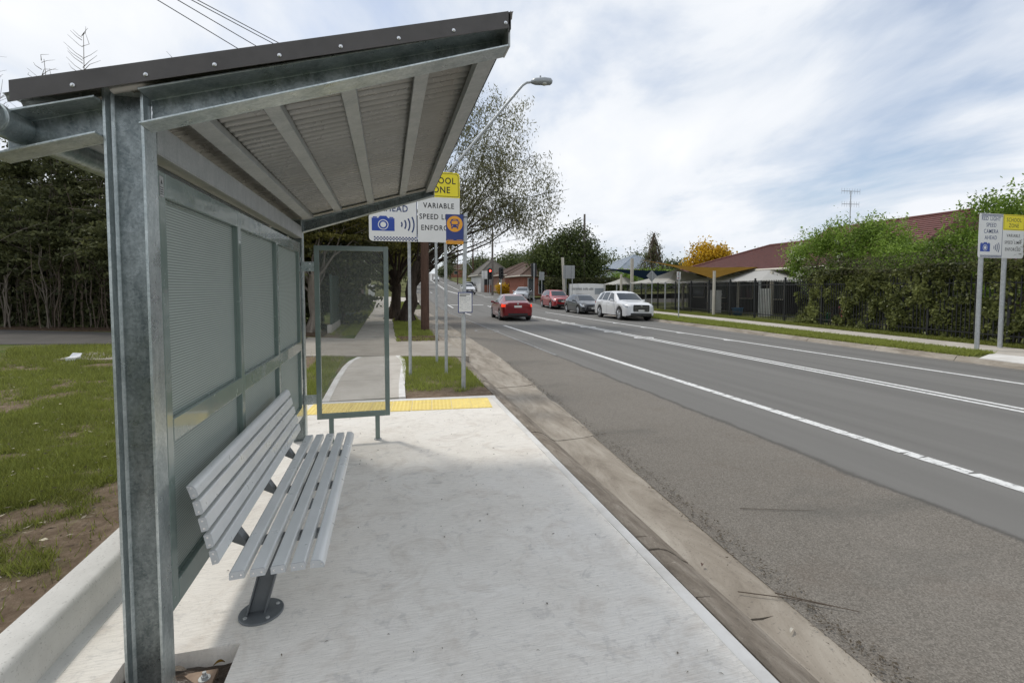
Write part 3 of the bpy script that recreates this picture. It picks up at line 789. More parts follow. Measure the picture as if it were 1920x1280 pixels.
def build_pad():
    pad = bpy.data.objects.new('bus_stop_pad', None); COL.objects.link(pad); pad['kind'] = 'structure'
    def slab(poly, z1, name, mat, z0=-0.28): return MB().prism(poly, 'Z', z0, z1).build(name, mat, pad)
    far = lambda x: 7.28 - 0.075 * (x - 0.5)
    # main pour with the pit left open round the near post
    slab([(-1.44, 2.41), (1.50, 2.41), (1.50, far(1.5) - 0.12), (-1.44, far(-1.44) - 0.12)][::-1], 0.0, 'slab', 'pad_concrete')
    slab([(-0.685, -1.2), (1.50, -1.2), (1.50, 2.41), (-0.685, 2.41)][::-1], 0.0, 'slab', 'pad_concrete')
    slab([(-1.44, -1.2), (-1.15, -1.2), (-1.15, 2.41), (-1.44, 2.41)][::-1], 0.0, 'slab', 'pad_concrete')
    slab([(-1.15, -1.2), (-0.685, -1.2), (-0.685, 1.72), (-1.15, 1.72)][::-1], 0.0, 'slab', 'pad_concrete')
    rows = []; ys = np.arange(-1.2, far(1.57), 0.12)
    for y in ys:
        w = 0.006 * math.sin(3 * y) + random.uniform(-0.006, 0.006)
        rows.append([(1.500, y, -0.2), (1.500 + w * 0.4, y, 0.0015), (1.515 + w, y, 0.004), (1.560 + w, y, 0.003), (1.578, y, -0.006), (1.578, y, -0.2)])
    smooth_angle(MB().grid(rows).build('trowelled_edge', 'edge_concrete', pad), 50)
    slab([(-1.44, far(-1.44) - 0.12), (1.578, far(1.578) - 0.12), (1.578, far(1.578)), (-1.44, far(-1.44))][::-1], 0.003, 'trowelled_edge', 'edge_concrete')
    # pit: muddy floor
    rows = []
    for x in np.linspace(-1.15, -0.685, 14):
        rows.append([(x, y, -0.085 + 0.035 * math.sin(9 * x + 7 * y) * math.cos(11 * y) + random.uniform(-0.008, 0.008)) for y in np.linspace(1.72, 2.41, 16)])
    o = MB().grid(rows).build('pit_mud', 'mud', pad, smooth=True)
    # upstand along the lawn
    prof = [(-1.605, -0.2), (-1.605, 0.192), (-1.598, 0.200), (-1.462, 0.205), (-1.446, 0.195), (-1.436, 0.175), (-1.43, 0.02), (-1.395, 0.006), (-1.375, 0.004), (-1.375, -0.2)]
    rows = [[(x + 0.003 * math.sin(4.1 * y + z * 9), y, z + 0.003 * math.sin(2.3 * y)) for x, z in prof] for y in np.arange(-1.2, 6.5, 0.2)]
    m = MB().grid([r[::-1] for r in rows]); n = len(prof)
    m.f.append(tuple(range(n))); m.f.append(tuple(range(len(m.v) - 1, len(m.v) - n - 1, -1)))
    o = structure(m.build('upstand', 'upstand_concrete')); smooth_angle(o, 35)
    # tactile strip: domed pavers then two barred ones at the kerb
    tp = thing('tactile_strip', 'yellow tactile paving strip across the far end of the concrete pad', 'tactile paving', (0.04, 6.87, 0.004), -0.085)
    def tile(bars, w):
        m = MB(); m.box(0, w - 0.008, -0.29, 0.29, -0.012, 0.004)
        if bars:
            nb = 5
            for i in range(nb):
                x = (i + 0.5) * (w - 0.008) / nb; m.hexa([(x - 0.018, -0.28, 0.004), (x + 0.018, -0.28, 0.004), (x + 0.018, 0.28, 0.004), (x - 0.018, 0.28, 0.004)], [(x - 0.011, -0.275, 0.0095), (x + 0.011, -0.275, 0.0095), (x + 0.011, 0.275, 0.0095), (x - 0.011, 0.275, 0.0095)])
        else:
            for i in range(5):
                for j in range(10):
                    m.lathe([(0.017, 0.0), (0.016, 0.0035), (0.011, 0.0055)], 6, ((i + 0.5) * (w - 0.008) / 5, -0.29 + (j + 0.5) * 0.058, 0.004))
        return m
    dome = tile(False, 0.277).mesh('tactile_tile'); bar = tile(True, 0.28).mesh('tactile_tile')
    dome.materials.append(M['tactile_yellow']); bar.materials.append(M['tactile_yellow'])
    for i in range(-4, 5):
        o = bpy.data.objects.new('tactile_tile', bar if i >= 3 else dome); COL.objects.link(o); o.parent = tp
        o.location = (i * 0.277, 0, random.uniform(-0.001, 0.001))
    # path behind the pad, curving in from the left
    fp = bpy.data.objects.new('footpath', None); COL.objects.link(fp); fp['kind'] = 'structure'
    ys = [7.36, 8.9, 10.5, 12.0]
    L = lambda y: float(np.interp(y, [7.3, 9.2, 10.6, 11.4, 12.1], [-0.95, -0.96, -0.93, -0.86, -0.70])); Rr = lambda y: float(np.interp(y, [7.3, 8.3, 10.5, 11.3, 12.1], [0.24, 0.26, 0.36, 0.36, 0.25]))
    for a, b in zip(ys[:-1], ys[1:]):
        yy = np.linspace(a + 0.006, b - 0.006, 6)
        poly = [(L(y) + 0.1, y) for y in yy] + [(Rr(y) - 0.1, y) for y in yy[::-1]]
        MB().prism(poly[::1], 'Z', -0.1, 0.016).build('paving_panel', 'path_concrete', fp)
        for s, E_ in ((1, L), (-1, Rr)):
            poly = [(E_(y), y) for y in yy] + [(E_(y) + s * 0.1, y) for y in yy[::-1]]
            MB().prism(poly, 'Z', -0.1, 0.019).build('paving_edge', 'edge_concrete', fp)
    # concrete crossover and asphalt drive behind
    q = [(-2.6, 12.7), (1.9, 11.5), (1.75, 15.05), (-2.6, 17.3)]
    structure(MB().prism(q[::-1], 'Z', -0.12, 0.014).build('crossover', 'old_path_concrete'))
    q = [(-2.62, 12.72), (-2.62, 17.32), (-10.4, 21.4), (-30, 31.0), (-30, 24.5), (-11.2, 17.5), (-8.1, 16.75), (-5, 14.4)]
    structure(MB().prism(q, 'Z', -0.12, 0.010).build('driveway', 'old_asphalt'))
    q = [(-5.4, 12.9), (-7.5, 13.4), (-7.6, 14.6), (-7.3, 16.0), (-4.9, 14.3)]
    structure(MB().prism(q, 'Z', -0.12, 0.006).build('footpath', 'old_path_concrete'))
    # old footpath towards the cross street
    y = 15.25
    while y < 47.8:
        b = y + 1.55; dz = random.uniform(-0.008, 0.008)
        a0, b0 = y + 0.008, b - 0.008
        e = random.uniform(-0.05, 0.05)
        za, zb = float(lawn_z(0, a0)), float(lawn_z(0, b0))
        c = [(-1.08, a0 if y > 16 else 16.3), (0.22 + e, a0), (0.22 + e, b0), (-1.08, b0 if y > 16 else 16.8)]
        m = MB().hexa([(p[0], p[1], -0.15) for p in c], [(p[0], p[1], (za if i < 2 else zb) + 0.02 + dz) for i, p in enumerate(c)])
        m.build('paving_panel', 'old_path_concrete' if y < 22 else 'path_concrete', fp); y = b
    # leaf-strewn bed under the thicket
    q = [(-2.2, 17.6), (-2.2, 20.5), (-12, 27), (-34, 36), (-34, 31.6), (-10.6, 21.9)]
    structure(MB().prism(q[::-1], 'Z', -0.1, 0.03).build('leaf_bed', 'litter'))
    rows = []
    for x in np.linspace(0.3, 1.56, 10):
        rows.append([(x, y, 0.01 + 0.07 * math.sin(math.pi * (y - 15.2) / 1.7) * (0.6 + 0.4 * math.sin(7 * x + 3 * y)) + random.uniform(-0.015, 0.015)) for y in np.linspace(15.2, 16.9, 12)])
    structure(MB().grid(rows).build('soil_mound', 'litter', smooth=True))
build_ground(); build_lawns(); build_pad()
# ================================================================ bus shelter
def zp(x): return 2.372 + 0.29 * (x + 0.83)            # underside of the purlins
def zf(x): return 2.388 + 0.27 * (x + 0.844)           # lower edge of the fascia
def zb(x): return 2.262 + 0.322 * (x + 0.82)           # underside of the rafters
def build_shelter():
    sh = thing('bus_shelter', 'galvanised steel bus shelter with sloping roof and green framed mesh screens', 'bus shelter', (-0.935, 2.15, 0))
    XB = -1.32; XF = 0.515
    def ibeam_post(y0, y1, near):
        m = MB()
        t = 0.010
        m.box(-1.0, -1.0 + t, y0, y1, -0.06, 2.40); m.box(-0.87 - t, -0.87, y0, y1, -0.06, 2.385)
        yc = (y0 + y1) / 2
        m.box(-1.0 + t, -0.87 - t, yc - 0.004, yc + 0.004, -0.06, 2.39)
        # root fillets
        for xs, d in ((-1.0 + t, 1), (-0.87 - t, -1)):
            for ys in (-1, 1):
                m.prism([(xs, yc + ys * 0.004), (xs + d * 0.010, yc + ys * 0.004), (xs, yc + ys * 0.014)] if d * ys > 0 else [(xs, yc + ys * 0.004), (xs, yc + ys * 0.014), (xs + d * 0.010, yc + ys * 0.004)], 'Z', -0.06, 2.38)
        p = m.build('post', 'galvanised', sh, bevel=0.0015)
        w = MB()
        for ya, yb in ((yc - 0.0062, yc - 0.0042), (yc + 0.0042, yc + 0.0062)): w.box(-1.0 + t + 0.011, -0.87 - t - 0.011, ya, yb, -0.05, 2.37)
        w.build('web_dark_skin', 'galvanised_shade_tone', p)  # thin dark skins over the steel, with its dim reflection painted in
        return p
    p1 = ibeam_post(2.10, 2.20, True); p2 = ibeam_post(5.50, 5.60, False)
    for p, y in ((p1, 2.15), (p2, 5.55)):
        m = MB().box(-1.06, -0.76, y - 0.13, y + 0.20, -0.075, -0.058); m.build('base_plate', 'plate_rust', p, bevel=0.002)
        for bx, by in ((-0.80, 2.30 - 2.15), (-0.80, -0.09), (-1.02, 0.15)):
            m = MB(); m.lathe([(0.024, 0), (0.024, 0.003)], 16, (bx, y + by, -0.058)); m.lathe([(0.014, 0.003), (0.014, 0.014), (0.012, 0.016)], 6, (bx, y + by, -0.058)); m.lathe([(0.008, 0.016), (0.008, 0.03)], 10, (bx, y + by, -0.058))
            m.build('bolt', 'galvanised_dull', p)
    m = MB()    # small warning label plate at the head of the panel
    # rafters: channels, open towards the camera side, tapering to the tip
    def rafter(y0, y1, x0, x1, open_near):
        t = 0.008; m = MB(); yw = (y1 - t, y1) if open_near else (y0, y0 + t)
        top = lambda x: zp(x) + 0.015
        m.prism([(x0, zb(x0)), (x1, zb(x1)), (x1, top(x1)), (x0, top(x0))], 'Y', *yw); yw0 = yw
        ya, yb = (y0, y1 - t) if open_near else (y0 + t, y1)
        m.prism([(x0, zb(x0)), (x1, zb(x1)), (x1, zb(x1) + t), (x0, zb(x0) + t)], 'Y', ya, yb)
        m.prism([(x0, top(x0) - t), (x1, top(x1) - t), (x1, top(x1)), (x0, top(x0))], 'Y', ya, yb)
        r = m.build('rafter', 'galvanised', sh, bevel=0.0015)
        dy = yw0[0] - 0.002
        MB().prism([(x0 + 0.004, zb(x0) + 0.014), (x1 - 0.004, zb(x1) + 0.014), (x1 - 0.004, top(x1) - 0.012), (x0 + 0.004, top(x0) - 0.012)], 'Y', dy, yw0[0] - 0.0004).build('web_dark_skin', 'galvanised_shade_tone', r)  # thin dark skin, shade inside the channel painted as colour
        return r
    r1 = rafter(2.055, 2.165, -0.868, XF, True); r1b = rafter(2.055, 2.165, XB, -1.002, True)
    r2 = rafter(5.51, 5.60, -0.868, XF, True); r2b = rafter(5.51, 5.60, XB, -1.002, True)
    for r, y0, y1 in ((r1, 2.056, 2.164), (r2, 5.512, 5.598)):
        MB().prism([(XF + 0.001, zb(XF)), (XF + 0.009, zb(XF)), (XF + 0.009, zp(XF) + 0.02), (XF + 0.001, zp(XF) + 0.02)], 'Y', y0, y1).build('end_plate', 'galvanised_dull', r)
    # weld beads where the rafter meets the post
    for x, z0, z1 in ((-0.866, zb(-0.866) + 0.01, zp(-0.866) - 0.01), (-1.004, zb(-1.0) + 0.01, zp(-1.0) - 0.01)):
        pts = [(x + random.uniform(-0.001, 0.001), 2.158, z0 + (z1 - z0) * i / 10) for i in range(11)]
        MB().path(pts, [random.uniform(0.0035, 0.0055) for _ in pts], 6).build('weld', 'screw', r1, smooth=True)
    # eave beam between the posts
    m = MB(); t = 0.006
    m.box(-0.95, -0.95 + t, 2.205, 5.495, 2.178, 2.30); m.box(-0.95 + t, -0.868, 2.205, 5.495, 2.178, 2.178 + t); m.box(-0.95 + t, -0.868, 2.205, 5.495, 2.294, 2.30)
    m.box(-0.868 - t, -0.868, 2.205, 5.495, 2.178 + t, 2.294)
    m.build('eave_beam', 'galvanised_dull', sh, bevel=0.002)
    # purlins
    for x, w in ((-1.22, 0.06), (-0.80, 0.08), (-0.50, 0.068), (-0.165, 0.068), (0.17, 0.068)):
        a, b = x - w / 2, x + w / 2; m = MB()
        m.hexa([(a, 2.17, zp(a)), (b, 2.17, zp(b)), (b, 5.53, zp(b)), (a, 5.53, zp(a))], [(a, 2.17, zp(a) + 0.042), (b, 2.17, zp(b) + 0.042), (b, 5.53, zp(b) + 0.042), (a, 5.53, zp(a) + 0.042)])
        m.build('purlin', 'galvanised_dull', sh, bevel=0.003)
    a, b = 0.425, 0.512
    m = MB().hexa([(a, 2.17, zp(a) - 0.02), (b, 2.17, zp(b) - 0.02), (b, 5.51, zp(b) - 0.02), (a, 5.51, zp(a) - 0.02)], [(a, 2.17, zp(a) + 0.042), (b, 2.17, zp(b) + 0.042), (b, 5.51, zp(b) + 0.042), (a, 5.51, zp(a) + 0.042)])
    m.build('front_beam', 'galvanised_dull', sh, bevel=0.003)
    # corrugated sheets, ribs running up the slope
    y = 2.045; sheet_w = 0.762
    while y < 5.70:
        b = min(y + sheet_w, 5.74); rows = []
        ny = int((b - y) / 0.0058)
        for k in range(ny + 1):
            yy = y + (b - y) * k / ny; ph = ((yy / 0.076) % 1.0)
            h = float(np.interp(ph, [0, 0.10, 0.20, 0.30, 0.40, 0.5, 1], [0.020, 0.020, 0.0, 0.0, 0.020, 0.021, 0.020])) + 0.001 * math.sin(ph * 6.283)
            rows.append([(x, yy, zp(x) + 0.045 + h) for x in (XB + 0.06, -0.83, -0.4, 0.1, XF + 0.02)])
        rows2 = [[(p[0], p[1], p[2] + 0.0012) for p in r] for r in rows]
        m = MB().grid([r[::-1] for r in rows]); m.grid(rows2)
        m.build('roof_sheet', 'roof_sheet', sh, smooth=True); y = b + 0.0006
    # fascia capping round the roof
    def cap(y, d, name='fascia'):
        x0, x1 = XB + 0.088, XF - 0.005; m = MB(); h = 0.070; t = 0.002
        m.prism([(x0, zf(x0)), (x1, zf(x1)), (x1, zf(x1) + h), (x0, zf(x0) + h)], 'Y', min(y, y + d * t), max(y, y + d * t))
        ya, yb = sorted((y + d * t, y + d * 0.11))
        m.prism([(x0, zf(x0) + h - t), (x1, zf(x1) + h - t), (x1, zf(x1) + h), (x0, zf(x0) + h)], 'Y', ya, yb)
        return m.build(name, 'dark_fascia', sh, bevel=0.001)
    fn = cap(2.03, 1); ff = cap(5.755, -1)
    for i in range(8):
        x = -1.05 + i * 0.221
        m = MB(); m.lathe([(0.0075, 0.0), (0.0075, -0.003), (0.0045, -0.004), (0.0045, -0.008), (0.003, -0.009)], 8, (x, 2.03, zf(x) + 0.022), 'Y'); m.build('screw', 'screw', fn)
    m = MB(); x = XF + 0.004
    m.box(x, x + 0.002, 2.03, 5.755, zf(XF) - 0.005, zf(XF) + 0.072)
    m.build('front_fascia', 'dark_fascia', sh, bevel=0.001)
    # round gutter along the back edge, with collar and elbow at the near end
    gx, gz_ = -1.285, 2.225
    m = MB().path([(gx, 5.9, gz_), (gx, 2.0, gz_), (gx, 1.96, gz_ - 0.006)], 0.052, 24)
    g = m.build('gutter_pipe', 'galvanised', sh); smooth_angle(g, 40)
    for y, r in ((1.985, 0.060), (2.03, 0.057)):
        m = MB(); m.lathe([(0.052, -0.012), (r, -0.010), (r, 0.010), (0.052, 0.012)], 24, (gx, y, gz_), 'Y')
        smooth_angle(m.build('collar', 'galvanised', g), 40)
    m = MB().path([(gx, 1.965, gz_), (gx - 0.01, 1.90, gz_ - 0.005), (gx - 0.05, 1.84, gz_ - 0.02), (gx - 0.12, 1.80, gz_ - 0.05), (gx - 0.2, 1.79, gz_ - 0.12), (gx - 0.24, 1.785, gz_ - 0.25), (gx - 0.245, 1.785, 0.25)], 0.05, 20)
    smooth_angle(m.build('downpipe', 'galvanised', g), 50)
    # back panels
    FX0, FX1 = -0.925, -0.878
    def member(y0, y1, z0, z1, name): return MB().box(FX0, FX1, y0, y1, z0, z1).build(name, 'green_coat', sh, bevel=0.004)
    Y0, Y1 = 2.222, 5.40; SW = 0.062
    st = [Y0, 3.265, 4.305, Y1 - SW]
    for y in st: member(y, y + SW, 0.31, 2.122, 'stile')
    for a, b in zip(st[:-1], st[1:]):
        for z0, z1 in ((2.022, 2.122), (1.005, 1.105), (0.31, 0.415)): member(a + SW + 0.0005, b - 0.0005, z0, z1, 'rail')
        for z0, z1 in ((0.4155, 1.0045), (1.1055, 2.0215)):
            MB().box(-0.912, -0.909, a + SW + 0.001, b - 0.001, z0, z1).build('mesh_panel', 'back_screen', sh)
            bead = MB()
            for q in ((a + SW, a + SW + 0.008, z0, z1), (b - 0.008, b, z0, z1)): bead.box(-0.909, -0.899, q[0] + 0.0005, q[1] - 0.0005, q[2] + 0.0005, q[3] - 0.0005)
            bead.box(-0.909, -0.899, a + SW + 0.009, b - 0.009, z0 + 0.0005, z0 + 0.008); bead.box(-0.909, -0.899, a + SW + 0.009, b - 0.009, z1 - 0.008, z1 - 0.0005)
            bead.build('glazing_bead', 'green_coat', sh)
    for y in (2.212, 5.45):
        for z in (0.6, 1.9): MB().box(-0.90, -0.885, 2.2005 if y < 3 else 5.4005, 2.2215 if y < 3 else 5.4995, z, z + 0.08).build('fixing_lug', 'galvanised', sh)
    # label plate with a warning triangle
    lp = MB().box(-0.877, -0.8760, 2.227, 2.262, 2.02, 2.10).build('warning_label', 'galvanised_dull', sh)
    m = MB().add([(-0.8755, 2.236, 2.07), (-0.8755, 2.254, 2.07), (-0.8755, 2.245, 2.09)], [(0, 1, 2)]); m.build('warning_triangle', 'sign_black', lp)
    m = MB()
    for i in range(4): m.box(-0.8758, -0.8754, 2.231, 2.258, 2.028 + i * 0.009, 2.031 + i * 0.009)
    m.build('label_text', 'sign_black', lp)
    # end screen across the far end, on two feet
    x0, x1, yc = -0.742, 0.008, 5.40
    fr = MB(); w = 0.05
    e = MB().box(x0, x0 + w, yc - 0.02, yc + 0.02, 0.262, 2.10).build('end_screen_stile', 'green_coat', sh, bevel=0.003)
    MB().box(x1 - w, x1, yc - 0.02, yc + 0.02, 0.262, 2.10).build('end_screen_stile', 'green_coat', sh, bevel=0.003)
    MB().box(x0 + w + 0.0005, x1 - w - 0.0005, yc - 0.02, yc + 0.02, 2.05, 2.10).build('end_screen_rail', 'green_coat', sh, bevel=0.003)
    MB().box(x0 + w + 0.0005, x1 - w - 0.0005, yc - 0.02, yc + 0.02, 0.262, 0.318).build('end_screen_rail', 'green_coat', sh, bevel=0.003)
    MB().box(x0 + w + 0.001, x1 - w - 0.001, yc - 0.0015, yc + 0.0015, 0.3185, 2.0495).build('end_screen_mesh', 'end_screen', sh)
    for x in (-0.60, -0.125):
        f = MB().box(x - 0.024, x + 0.024, yc - 0.018, yc + 0.018, 0.012, 0.2615).build('end_screen_foot', 'green_coat', sh, bevel=0.002)
        m = MB().lathe([(0.040, 0.0), (0.040, 0.01), (0.038, 0.012)], 20, (x, yc, 0.0)); m.build('foot_flange', 'galvanised_dull', f)
    for z in (1.88, 0.475):
        b = MB().box(-0.8695, -0.743, yc + 0.005, yc + 0.013, z - 0.05, z + 0.05).build('bracket', 'galvanised', sh, bevel=0.002)
        MB().box(-0.8695, -0.862, 5.414, 5.50, z - 0.05, z + 0.05).build('bracket_tab', 'galvanised', b)
        for dz in (-0.03, 0.03): MB().lathe([(0.009, 0), (0.009, -0.007), (0.006, -0.008)], 6, (-0.79, yc + 0.005, z + dz), 'Y').build('bolt', 'screw', b)

def build_bench():
    b = thing('bench', 'silver slatted aluminium bench on a grey pedestal inside the shelter', 'bench', (-0.6, 3.25, 0))
    Y0, Y1 = 2.25, 4.25
    def slat(cx, cz, w, t, ang, bull=0):
        """slat of width w in direction ang (0 = flat, along +X), thickness t below"""
        r = 0.006; pts = []
        h = w / 2
        if bull == 0:
            base = [(-h, -t), (h, -t), (h, -r), (h - r * 0.3, -r * 0.3), (h - r, 0), (-h + r, 0), (-h + r * 0.3, -r * 0.3), (-h, -r)]
        else:
            arc = [(h - t + t * math.sin(a), -t + t * math.cos(a)) for a in np.linspace(0, math.pi / 2, 8)]
            base = [(-h, -t)] + arc[::-1] + [(-h + r, 0), (-h, -r)]
            if bull < 0: base = [(-x, z) for x, z in base][::-1]
        ca, sa = math.cos(ang), math.sin(ang)
        prof = [(cx + x * ca - z * sa, cz + x * sa + z * ca) for x, z in base]
        o = MB().prism(prof, 'Y', Y0 + 0.006, Y1 - 0.006).build('slat', 'slat_paint', b)
        if bull: smooth_angle(o, 20)
        for ya, yb, yn in ((Y0, Y0 + 0.0058, Y0), (Y1 - 0.0058, Y1, Y1)):
            cpo = MB().prism([(cx + x * 1.0 * ca - z * sa, cz + x * sa + z * ca) for x, z in base], 'Y', ya, yb).build('end_cap', 'slat_cap', o)
            if yn == Y0:
                for u in (-0.28, 0.28):
                    x, z = u * w, -t * 0.5
                    MB().lathe([(0.0042, 0.0), (0.0042, -0.0015)], 10, (cx + x * ca - z * sa, Y0, cz + x * sa + z * ca), 'Y').build('rivet', 'screw', o)
    n = 5; w = 0.060
    for i in range(n):
        u = i / (n - 1); x = -0.648 + u * 0.328
        slat(x, 0.430 + 0.004 * u, w, 0.034, rad(2) if i < 4 else rad(-3), 1 if i == 4 else 0)
    for i in range(n):
        u = i / (n - 1); x = -0.718 - u * 0.074; z = 0.508 + u * 0.295
        slat(x, z, 0.060, 0.028, rad(-78) if i < 4 else rad(-72), -1 if i == 4 else 0)
    # three support arms, seat and back
    for y in (2.62, 3.25, 3.88):
        m = MB(); t = 0.03
        m.prism([(-0.70, 0.365), (-0.33, 0.365), (-0.33, 0.397), (-0.70, 0.390)], 'Y', y - t, y + t)
        m.prism([(-0.765, 0.40), (-0.70, 0.365), (-0.70, 0.395), (-0.747, 0.47), (-0.825, 0.80), (-0.845, 0.80)], 'Y', y - t, y + t)
        m.build('support_arm', 'bench_leg', b, bevel=0.003)
    for y in (2.62, 3.88):
        m = MB()
        for x0, x1 in ((-0.045, -0.037), (0.037, 0.045)):
            m.hexa([(-0.665 + x0, y - 0.035, 0.010), (-0.665 + x1, y - 0.035, 0.010), (-0.665 + x1, y + 0.035, 0.010), (-0.665 + x0, y + 0.035, 0.010)],
                   [(-0.565 + x0, y - 0.035, 0.3645), (-0.565 + x1, y - 0.035, 0.3645), (-0.565 + x1, y + 0.035, 0.3645), (-0.565 + x0, y + 0.035, 0.3645)])
        m.hexa([(-0.665 - 0.0365, y - 0.004, 0.010), (-0.665 + 0.0365, y - 0.004, 0.010), (-0.665 + 0.0365, y + 0.004, 0.010), (-0.665 - 0.0365, y + 0.004, 0.010)],
               [(-0.565 - 0.0365, y - 0.004, 0.3645), (-0.565 + 0.0365, y - 0.004, 0.3645), (-0.565 + 0.0365, y + 0.004, 0.3645), (-0.565 - 0.0365, y + 0.004, 0.3645)])
        l = m.build('leg', 'bench_leg', b, bevel=0.0015)
        m = MB().lathe([(0.105, 0.0), (0.105, 0.007), (0.102, 0.0095)], 36, (-0.645, y, 0.0)); f = m.build('base_flange', 'bench_leg', l)
        for a in (0.5, 2.2, 3.8, 5.3): MB().lathe([(0.010, 0.0095), (0.010, 0.014), (0.008, 0.016)], 6, (-0.645 + 0.08 * math.cos(a), y + 0.08 * math.sin(a), 0)).build('bolt', 'galvanised_dull', l)
build_shelter(); build_bench()

# ================================================================ signs at the stop
def rounded(x0, x1, z0, z1, r, corners='1111', n=5):
    """rounded rectangle in XZ; corners: bl br tr tl"""
    P = []
    for k, (cx, cz, a0) in enumerate(((x0 + r, z0 + r, 180), (x1 - r, z0 + r, 270), (x1 - r, z1 - r, 0), (x0 + r, z1 - r, 90))):
        if corners[k] == '1':
            for i in range(n + 1):
                a = rad(a0 + 90 * i / n); P.append((cx + r * math.cos(a), cz + r * math.sin(a)))
        else: P.append(((x0, z0), (x1, z0), (x1, z1), (x0, z1))[k])
    return P
def arc_band(cx, cz, r, w, a0, a1, n=10):
    o = [(cx + (r + w / 2) * math.cos(rad(a)), cz + (r + w / 2) * math.sin(rad(a))) for a in np.linspace(a0, a1, n)]
    i = [(cx + (r - w / 2) * math.cos(rad(a)), cz + (r - w / 2) * math.sin(rad(a))) for a in np.linspace(a1, a0, n)]
    return o + i
def circle(cx, cz, r, n=28): return [(cx + r * math.cos(2 * math.pi * k / n), cz + r * math.sin(2 * math.pi * k / n)) for k in range(n)]
def flat(poly, y, mat, parent, name, th=0.0006): return MB().prism(poly, 'Y', y - th, y).build(name, mat, parent)
def camera_sign(t, x0, x1, z0, z1, y, split, wt=0.003):
    """white camera warning board with a school zone board beside it; split is where they meet"""
    th = 0.004; W = x1 - x0
    a = MB().prism(rounded(x0, split - 0.004, z0, z1, 0.07, '1001'), 'Y', y, y + th).build('camera_board', 'sign_white', t)
    b = MB().prism(rounded(split + 0.004, x1, z0 - 0.0, z1, 0.07, '0110'), 'Y', y, y + th).build('school_zone_board', 'sign_white', t)
    h = z1 - z0; wl = split - x0; cx = (x0 + split) / 2
    s = h / 1.30
    for i, line in enumerate(('RED LIGHT', 'SPEED', 'CAMERA', 'AHEAD')):
        if ' ' in line:
            for wd, al, dx in ((line.split()[0], 'RIGHT', -0.115), (line.split()[1], 'LEFT', -0.045)): text_mesh(wd, 0.165 * s, 'sign_text_blue', a, cx + dx * s, y - 0.001, z1 - (0.155 + 0.185 * i) * s, wt * s, al, sx=0.86, spacing=1.12)
            continue
        text_mesh(line, 0.165 * s, 'sign_text_blue', a, cx + 0.01, y - 0.001, z1 - (0.155 + 0.185 * i) * s, wt * s, sx=0.86, spacing=1.12)
    # camera pictogram
    px, pz, w = x0 + wl * 0.29, z0 + 0.31 * s, 0.40 * s
    flat([(px - w / 2, pz - 0.125 * s), (px + w / 2, pz - 0.125 * s), (px + w / 2, pz + 0.105 * s), (px + w * 0.22, pz + 0.105 * s), (px + w * 0.14, pz + 0.145 * s), (px - w * 0.14, pz + 0.145 * s), (px - w * 0.22, pz + 0.105 * s), (px - w / 2, pz + 0.105 * s)], y - 0.001, 'sign_blue', a, 'camera_symbol')
    for sx in (-0.36, 0.36): flat([(px + (sx - 0.09) * w, pz + 0.108 * s), (px + (sx + 0.09) * w, pz + 0.108 * s), (px + (sx + 0.09) * w, pz + 0.128 * s), (px + (sx - 0.09) * w, pz + 0.128 * s)], y - 0.001, 'sign_blue', a, 'camera_symbol')
    flat(circle(px, pz - 0.012 * s, 0.092 * s), y - 0.0018, 'sign_white', a, 'lens_ring')
    flat(circle(px, pz - 0.012 * s, 0.078 * s), y - 0.0026, 'sign_blue', a, 'lens_ring')
    flat(circle(px, pz - 0.012 * s, 0.050 * s), y - 0.0034, 'sign_white', a, 'lens')
    ox = x0 + wl * 0.56
    for i, r in enumerate((0.075, 0.145, 0.215, 0.29)):
        ang = (34, 33, 31, 29)[i]
        flat(arc_band(ox + 0.025 * s, pz, r * s * 1.0, 0.026 * s, -ang, ang), y - 0.001, 'sign_text_blue', a, 'signal_wave')
    # chequered band at the foot (and head)
    for zc in (z0 + 0.012 * s, z1 - 0.085 * s):
        m = MB(); n = int((wl - 0.16) / (0.026 * s))
        for i in range(n):
            for j in range(3):
                if (i + j) % 2 == 0:
                    xa = x0 + 0.085 + i * (wl - 0.11) / n; xb = xa + (wl - 0.11) / n
                    m.prism([(xa, zc + j * 0.024 * s), (xb, zc + j * 0.024 * s), (xb, zc + (j + 1) * 0.024 * s), (xa, zc + (j + 1) * 0.024 * s)], 'Y', y - 0.0016, y - 0.001)
        m.build('chequer_band', 'sign_text_blue', a)
    flat([(split - 0.018, z0 + 0.01), (split - 0.004, z0 + 0.01), (split - 0.004, z1 - 0.01), (split - 0.018, z1 - 0.01)], y - 0.001, 'sign_text_blue', a, 'border_line')
    # yellow head of the school board
    zy = z1 - 0.36 * h
    ph = MB().prism(rounded(split + 0.004, x1, zy, z1, 0.07, '0010'), 'Y', y - 0.0012, y).build('school_zone_head', 'sign_yellow', b)
    flat(rounded(split + 0.028, x1 - 0.022, zy + 0.018, z1 - 0.022, 0.06, '0010'), y - 0.0018, 'sign_black', ph, 'border_line')
    flat(rounded(split + 0.038, x1 - 0.032, zy + 0.028, z1 - 0.032, 0.055, '0010'), y - 0.0026, 'sign_yellow', ph, 'yellow_face')
    cx = (split + x1) / 2
    text_mesh('SCHOOL', 0.165 * s, 'sign_black', ph, cx, y - 0.003, zy + 0.305 * s, wt * s, sx=0.88, spacing=1.12)
    text_mesh('ZONE', 0.165 * s, 'sign_black', ph, cx, y - 0.003, zy + 0.135 * s, wt * s, sx=0.88, spacing=1.12)
    for i, line in enumerate(('VARIABLE', 'SPEED LIMIT', 'ENFORCED')):
        text_mesh(line, 0.135 * s, 'sign_black', b, cx, y - 0.001, zy - (0.16 + 0.205 * i) * s, wt * 0.7 * s, sx=0.86, spacing=1.16)
